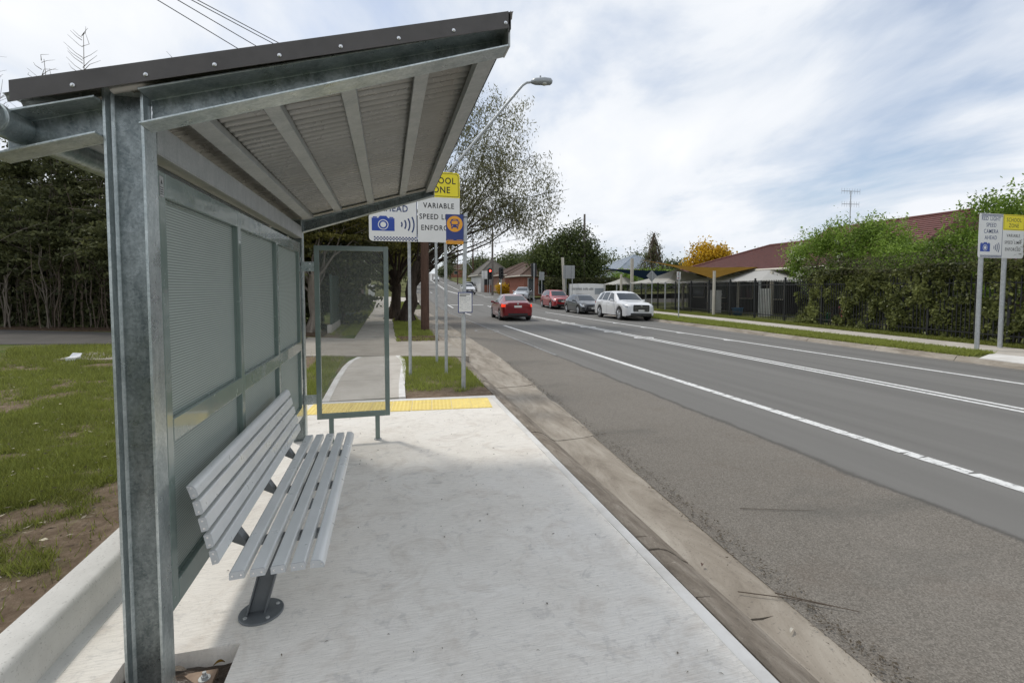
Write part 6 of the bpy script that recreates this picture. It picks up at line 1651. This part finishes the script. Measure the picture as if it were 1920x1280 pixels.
        t = tree(lab, (x, y, 0), 1.0, 0.09, [(x, y, hh * 0.62, r, r * 0.95, hh * 0.33), (x + 0.5, y - 0.4, hh * 0.82, r * 0.62, r * 0.6, hh * 0.2), (x - 0.5, y + 0.5, hh * 0.80, r * 0.6, r * 0.6, hh * 0.22)], 80, 170, 0.24, 0.115, 'leaf_shrub', 'bark_mid', 0, 2.0, 12, 80 + i, name='shrub', cat='shrub', shell=0.7)
        sp = np.random.default_rng(300 + i); k = 15       # upright new shoots
        tops = np.stack([x + sp.uniform(-r, r, k) * 0.85, y + sp.uniform(-r, r, k) * 0.85, np.zeros(k)], -1)
        tops[:, 2] = hh * (0.90 + 0.16 * sp.uniform(0, 1, k)) - 0.25 * ((tops[:, 0] - x) ** 2 + (tops[:, 1] - y) ** 2) / r
        pos = np.repeat(tops, 34, 0); u = np.tile(np.linspace(0, 1, 34), k); pos[:, 2] += u * 0.75 - 0.25; pos[:, :2] += sp.normal(0, 1, (len(pos), 2)) * (0.15 * (1.1 - u))[:, None]
        v, f, tt = leaves_arrays(pos, np.full(len(pos), 0.13), None, 2.4, -0.5, np.clip(0.4 + 0.4 * u + sp.uniform(-0.2, 0.2, len(u)), 0, 1), sp); tri_mesh('young_shoots', v - np.array((x, y, 0)), f, tt, 'leaf_shrub', t, kind='stuff', nper=4)
        if i == 0:
            nf = 260; c = np.array((x, y, hh * 0.66)); dd = sp.normal(size=(14, 3)); dd /= np.linalg.norm(dd, axis=1)[:, None]; dd[:, 0] = -np.abs(dd[:, 0]); fp_ = np.repeat(c + dd * np.array([r, r, hh * 0.36]), 18, 0) + sp.normal(0, 0.09, (252, 3))
            v, f, tt = leaves_arrays(fp_, np.full(252, 0.09), None, 1.3, 0, None, sp); tri_mesh('blossom', v - np.array((x, y, 0)), f, tt, 'petal', t, nper=4)
    # low dark hedge under the corner tree
    hh = thing('hedge', 'low dark hedge under the round evergreen tree at the corner', 'hedge', (22.5, 54.8, zg(55)))
    n = 9000; xx = rng.uniform(18.4, 28, n); zz = zg(55) + rng.uniform(0, 2.3, n); yy = 54.8 + rng.normal(0, 0.4, n)
    v, f, tt = leaves_arrays(np.stack([xx, yy, zz], -1), np.full(n, 0.3), None, 2.0, 0, None, rng); tri_mesh('foliage', v - np.array([22.5, 54.8, zg(55)]), f, tt, 'leaf_dark', hh, nper=4)
    # trees by the lights and behind
    tree('big round dark evergreen tree at the corner by the lights', (21.8, 58.4, zg(58)), 2.2, 0.45, [(22.2, 58.4, 5.0, 4.6, 4.2, 3.2), (23.6, 58.2, 7.4, 2.6, 2.6, 2.2), (20.0, 58.6, 5.6, 2.4, 2.6, 2.4), (25.2, 58, 4.2, 2.2, 2.4, 2.6), (19.2, 58.2, 3.4, 1.6, 2.0, 1.8)], 380, 62, 0.62, 0.32, 'leaf_ever', 'bark_dark', 0, 2.0, 26, 7, shell=0.35)
    t = tree('tall sparse conifer with tiered branches behind the sails', (38.5, 64.5, zg(64)), 8.9, 0.20, [(38.5, 64.5, 5.0, 2.6, 2.6, 1.6), (38.5, 64.5, 7.2, 1.7, 1.7, 1.4), (38.5, 64.5, 9.2, 0.8, 0.8, 1.0)], 150, 20, 0.26, 0.24, 'leaf_dark', 'bark_mid', 0, 2.4, 60, 8, shell=0.3)
    tree('golden yellow autumn tree rising behind the red roof', (39.2, 52.6, 0.3), 2.4, 0.22, [(39.0, 52.5, 5.6, 2.3, 2.3, 1.9), (40.6, 51.8, 5.2, 1.4, 1.5, 1.2), (37.6, 53, 4.6, 1.4, 1.4, 1.1)], 130, 46, 0.42, 0.30, 'leaf_gold', 'bark_dark', 0, 1.6, 18, 9, shell=0.2)
    for i, (x, y, z0, r, h, mt, lab) in enumerate((
        (42.5, 66.5, 0.9, 2.6, 5.0, 'leaf_far', 'bushy green tree beneath the sparse conifer'), (46.0, 66, 0.9, 2.6, 5.2, 'leaf_far', 'bushy green tree left of the golden tree'), (36.5, 60.0, 0.8, 2.0, 3.4, 'leaf_shrub', 'bright green shrub below the pale blue house'), (31.5, 60.5, 0.8, 2.0, 3.0, 'leaf_shrub', 'bright green shrub right of the round evergreen'),
        (45, 100, 1.8, 5.0, 8.0, 'leaf_far', 'spreading gum tree behind the pale blue house'), (56, 100, 1.8, 4.6, 8.4, 'leaf_far', 'second gum tree behind the pale blue house'), (44.5, 58, 0.8, 2.0, 5.8, 'leaf_rust', 'thin pale gum beside the golden tree'), (53, 58, 0.8, 3.0, 6.4, 'leaf_far', 'gum tree peeping over the red roof'),
        (23, 92, 1.5, 3.0, 6.0, 'leaf_ever', 'dark green tree behind the brick house'), (28, 94, 1.6, 3.6, 6.6, 'leaf_far', 'mid green tree behind the brick house'), (33, 98, 1.7, 3.8, 7.0, 'leaf_rust', 'yellowing tree behind the brick shop'), (20, 110, 2.2, 3.0, 7.0, 'leaf_far', 'green tree beside the dark hill pole'), (38, 120, 2.6, 4.5, 9.0, 'leaf_ever', 'dark tree on the slope above the shop'),
        (21.5, 122, 2.7, 2.6, 5.2, 'leaf_rust', 'rusty autumn tree beside the hill road'), (25.5, 135, 3.2, 3.2, 6.2, 'leaf_rust', 'larger rusty autumn tree further up the hill'), (31, 128, 3.0, 4.0, 8.4, 'leaf_ever', 'dark tree right of the rusty autumn trees'), (24, 190, 5.4, 2.6, 11.0, 'leaf_dark', 'tall dark pine standing out on the far hill'), (34, 170, 4.6, 4.5, 8.0, 'leaf_far', 'green tree between the hill houses'), (46, 175, 5, 6, 10, 'leaf_ever', 'broad dark tree on the right of the far hill'), (58, 190, 5.5, 7, 11, 'leaf_far', 'broad green tree far right on the hill'), (20.5, 175, 4.8, 2.5, 5.0, 'leaf_far', 'low green tree beside the far hill road'),
        (-4.5, 64, 0.95, 3.6, 6.0, 'leaf_far', 'bushy tree beyond the white cabinet'), (1.5, 78, 1.2, 3.2, 7.0, 'leaf_dark', 'dark tree on the left verge past the cross street'), (4.3, 98, 1.7, 3.2, 7.4, 'leaf_dark', 'second dark tree up the left verge'), (6.6, 125, 2.8, 3.4, 8.0, 'leaf_far', 'third tree up the left verge'), (10, 160, 4.2, 4.0, 8.5, 'leaf_dark', 'farthest dark tree on the left of the hill road'), (-12, 70, 1.1, 5, 8, 'leaf_dark', 'large dark tree behind the green fence'), (-6.5, 36, 0, 3.2, 6.0, 'leaf_olive', 'olive tree behind the green fence'), (-8, 48, 0.3, 4, 7.0, 'leaf_dark', 'dark tree behind the brick wall'))):
        tree(lab, (x, y, z0 - 0.1), h * 0.32, 0.035 * h, [(x, y, z0 + h * 0.60, r, r, h * 0.32), (x + r * 0.4, y, z0 + h * 0.78, r * 0.6, r * 0.6, h * 0.2), (x - r * 0.45, y, z0 + h * 0.55, r * 0.6, r * 0.6, h * 0.25)], 60, 44, r * 0.2 + 0.12, 0.16 + 0.05 * r + 0.0012 * y, mt, 'bark_mid', 0, 1.9, 9, 120 + i, shell=0.3)
    for i, (x, y, r, lab, mt) in enumerate(((15.6, 65.5, 0.8, 'orange flowering bush by the grey pole', 'leaf_gold'), (19.0, 65.8, 1.0, 'round clipped green bush in front of the brick house', 'leaf_shrub'), (22.4, 65.4, 1.0, 'round clipped green bush left of the shop', 'leaf_shrub'))):
        z0 = zg(y); tree(lab, (x, y, z0), 0.3, 0.06, [(x, y, z0 + r * 0.9, r, r, r * 0.8)], 40, 44, 0.22, 0.2, mt, 'bark_mid', 0, 1.8, 6, 200 + i, name='bush', cat='bush', shell=0.5)
build_trees()

# ================================================================ small things on the ground
def build_litter():
    rng = np.random.default_rng(77)
    t = thing('takeaway_box', 'crumpled open white takeaway box lying on the lawn', 'box', (-7.0, 13.1, 0.0))
    c = (-7.0, 13.1); m = MB(); m.hexa([(c[0] - 0.091, c[1] - 0.084, 0.0), (c[0] + 0.091, c[1] - 0.084, 0.0), (c[0] + 0.091, c[1] + 0.084, 0.0), (c[0] - 0.091, c[1] + 0.084, 0.0)], [(c[0] - 0.112, c[1] - 0.098, 0.085), (c[0] + 0.112, c[1] - 0.098, 0.085), (c[0] + 0.112, c[1] + 0.098, 0.085), (c[0] - 0.112, c[1] + 0.098, 0.085)]); m.build('tray', 'paper', t)
    m = MB(); m.hexa([(c[0] - 0.091, c[1] + 0.035, 0.09), (c[0] + 0.105, c[1] + 0.063, 0.09), (c[0] + 0.105, c[1] + 0.091, 0.09), (c[0] - 0.091, c[1] + 0.070, 0.09)], [(c[0] - 0.056, c[1] + 0.098, 0.17), (c[0] + 0.112, c[1] + 0.126, 0.155), (c[0] + 0.112, c[1] + 0.147, 0.155), (c[0] - 0.056, c[1] + 0.126, 0.17)]); m.build('lid', 'paper', t)
    n = 2600; y = 2.2 * (14 / 2.2) ** rng.uniform(0, 1, n); x = -1.66 - rng.uniform(0, 1, n) * (0.45 * y + 1.0)
    pos = np.stack([x, y, lawn_z(x, y) + 0.022 + rng.uniform(0, 0.02, n)], -1)
    d = rng.uniform(0, 2 * math.pi, n); s = (0.012 + 0.05 * rng.uniform(0, 1, n) ** 3) * (0.75 + 0.06 * y); w = s * rng.uniform(0.12, 0.4, n)
    v = np.empty((n, 4, 3)); ca, sa = np.cos(d), np.sin(d)
    for k, (a, b) in enumerate(((-0.5, 0), (0.05, 0.5), (0.5, 0), (0.05, -0.5))):
        v[:, k, 0] = pos[:, 0] + ca * a * s - sa * b * w; v[:, k, 1] = pos[:, 1] + sa * a * s + ca * b * w; v[:, k, 2] = pos[:, 2] + rng.uniform(0, 0.012, n)
    o = tri_mesh('fallen_leaves', v.reshape(-1, 3), np.arange(4 * n).reshape(n, 4), np.repeat(rng.uniform(0.0, 1, n) ** 2.6, 4), 'leaf_fallen', kind='stuff', nper=4); tag(o, 'dry leaves and twigs scattered over the patchy lawn', 'leaves')
    n = 260; x = rng.uniform(-1.3, 1.45, n); y = rng.uniform(1.5, 7.0, n); pos = np.stack([x, y, np.full(n, 0.003)], -1)
    s = rng.uniform(0.006, 0.026, n); w = s * rng.uniform(0.12, 0.5, n); d = rng.uniform(0, 6.3, n); ca, sa = np.cos(d), np.sin(d)
    out = (x < -0.685) & (y < 2.42) & (x > -1.16); v = np.empty((n, 4, 3))
    for k, (a, b) in enumerate(((-0.5, 0), (0.05, 0.5), (0.5, 0), (0.05, -0.5))):
        v[:, k, 0] = pos[:, 0] + ca * a * s - sa * b * w; v[:, k, 1] = pos[:, 1] + sa * a * s + ca * b * w; v[:, k, 2] = 0.003 + (0.004 * (k % 2))
    v = v[~out]; n = len(v)
    o = tri_mesh('crumbs', v.reshape(-1, 3), np.arange(4 * n).reshape(n, 4), np.repeat(rng.uniform(0, 0.25, n), 4), 'leaf_fallen', kind='stuff', nper=4); tag(o, 'dark leaf crumbs and grit strewn on the concrete pad', 'debris')
    # gutter grit
    n = 2200; y = 1.2 + 10 * rng.uniform(0, 1, n) ** 1.5; x = np.interp(y, [0, 2, 4.7, 7, 12.5], [2.14, 2.2, 2.38, 2.52, 2.8]) + rng.normal(0.03, 0.05, n)
    s = rng.uniform(0.006, 0.03, n); w = s * rng.uniform(0.12, 0.5, n); d = rng.uniform(0, 6.3, n); ca, sa = np.cos(d), np.sin(d); v = np.empty((n, 4, 3))
    for k, (a, b) in enumerate(((-0.5, 0), (0.05, 0.5), (0.5, 0), (0.05, -0.5))):
        v[:, k, 0] = x + ca * a * s - sa * b * w; v[:, k, 1] = y + sa * a * s + ca * b * w; v[:, k, 2] = -0.108 + rng.uniform(0, 0.008, n)
    o = tri_mesh('gutter_debris', v.reshape(-1, 3), np.arange(4 * n).reshape(n, 4), np.repeat(rng.uniform(0, 0.14, n), 4), 'leaf_fallen', kind='stuff', nper=4); tag(o, 'dark leaf debris along the edge of the gutter', 'debris')
    def stick(label, pts, r, mat='bark_mid'):
        o = MB().path(pts, [r, r * 0.8, r * 0.5][:len(pts)] if len(pts) == 3 else r, 6).build('stick', mat); tag(o, label, 'stick')
    stick('curved brown stick lying in the gutter by the joint', [(1.98, 2.33, -0.135), (2.20, 2.15, -0.10), (2.36, 2.05, -0.105)], 0.003)
    stick('straight brown twig beside the curved stick at the gutter edge', [(2.14, 2.22, -0.10), (2.29, 2.10, -0.10), (2.47, 1.98, -0.108)], 0.0035)
    stick('thin pale straw lying on the coarse asphalt', [(2.72, 3.20, -0.112), (3.0, 3.10, -0.110), (3.28, 3.02, -0.113)], 0.003, 'bark_grey')
    def leaf(label, x, y, z, L_, w, ang, mat):
        m = MB(); rows = []
        for i in range(9):
            f = i / 8; ww = w * math.sin(math.pi * min(1, f * 0.96 + 0.03)) ** 0.8; rows.append([((f - 0.5) * L_, -ww, 0.006 + 0.012 * math.sin(f * 3)), ((f - 0.5) * L_, 0, 0.002 + 0.012 * math.sin(f * 3)), ((f - 0.5) * L_, ww, 0.006 + 0.012 * math.sin(f * 3))])
        o = m.grid(rows).build('fallen_leaf', mat); o.location = (x, y, z); o.rotation_euler = (0, 0, ang); tag(o, label, 'leaf')
    leaf('yellow-green leaf lying in the gutter past the joint', 2.02, 1.98, -0.138, 0.05, 0.007, 0.5, 'cream_paint')
    leaf('long pale yellow leaf on the bare soil by the upstand', -1.98, 2.95, 0.175, 0.11, 0.012, 0.1, 'cream_paint')
    leaf('green leaf standing in the muddy pit', -0.765, 2.16, -0.055, 0.09, 0.014, 1.2, 'leaf_far')
    leaf('small yellow leaf at the back of the muddy pit', -0.76, 2.36, -0.05, 0.045, 0.010, 0.2, 'sail_tan')
    leaf('brown curled leaf against the base plate in the pit', -0.93, 2.36, -0.05, 0.09, 0.016, -0.2, 'bark_grey')
    leaf('brown leaf on the gutter beside the kerb cuts', 1.95, 2.62, -0.14, 0.03, 0.009, 0.8, 'tile_brown')
build_litter()
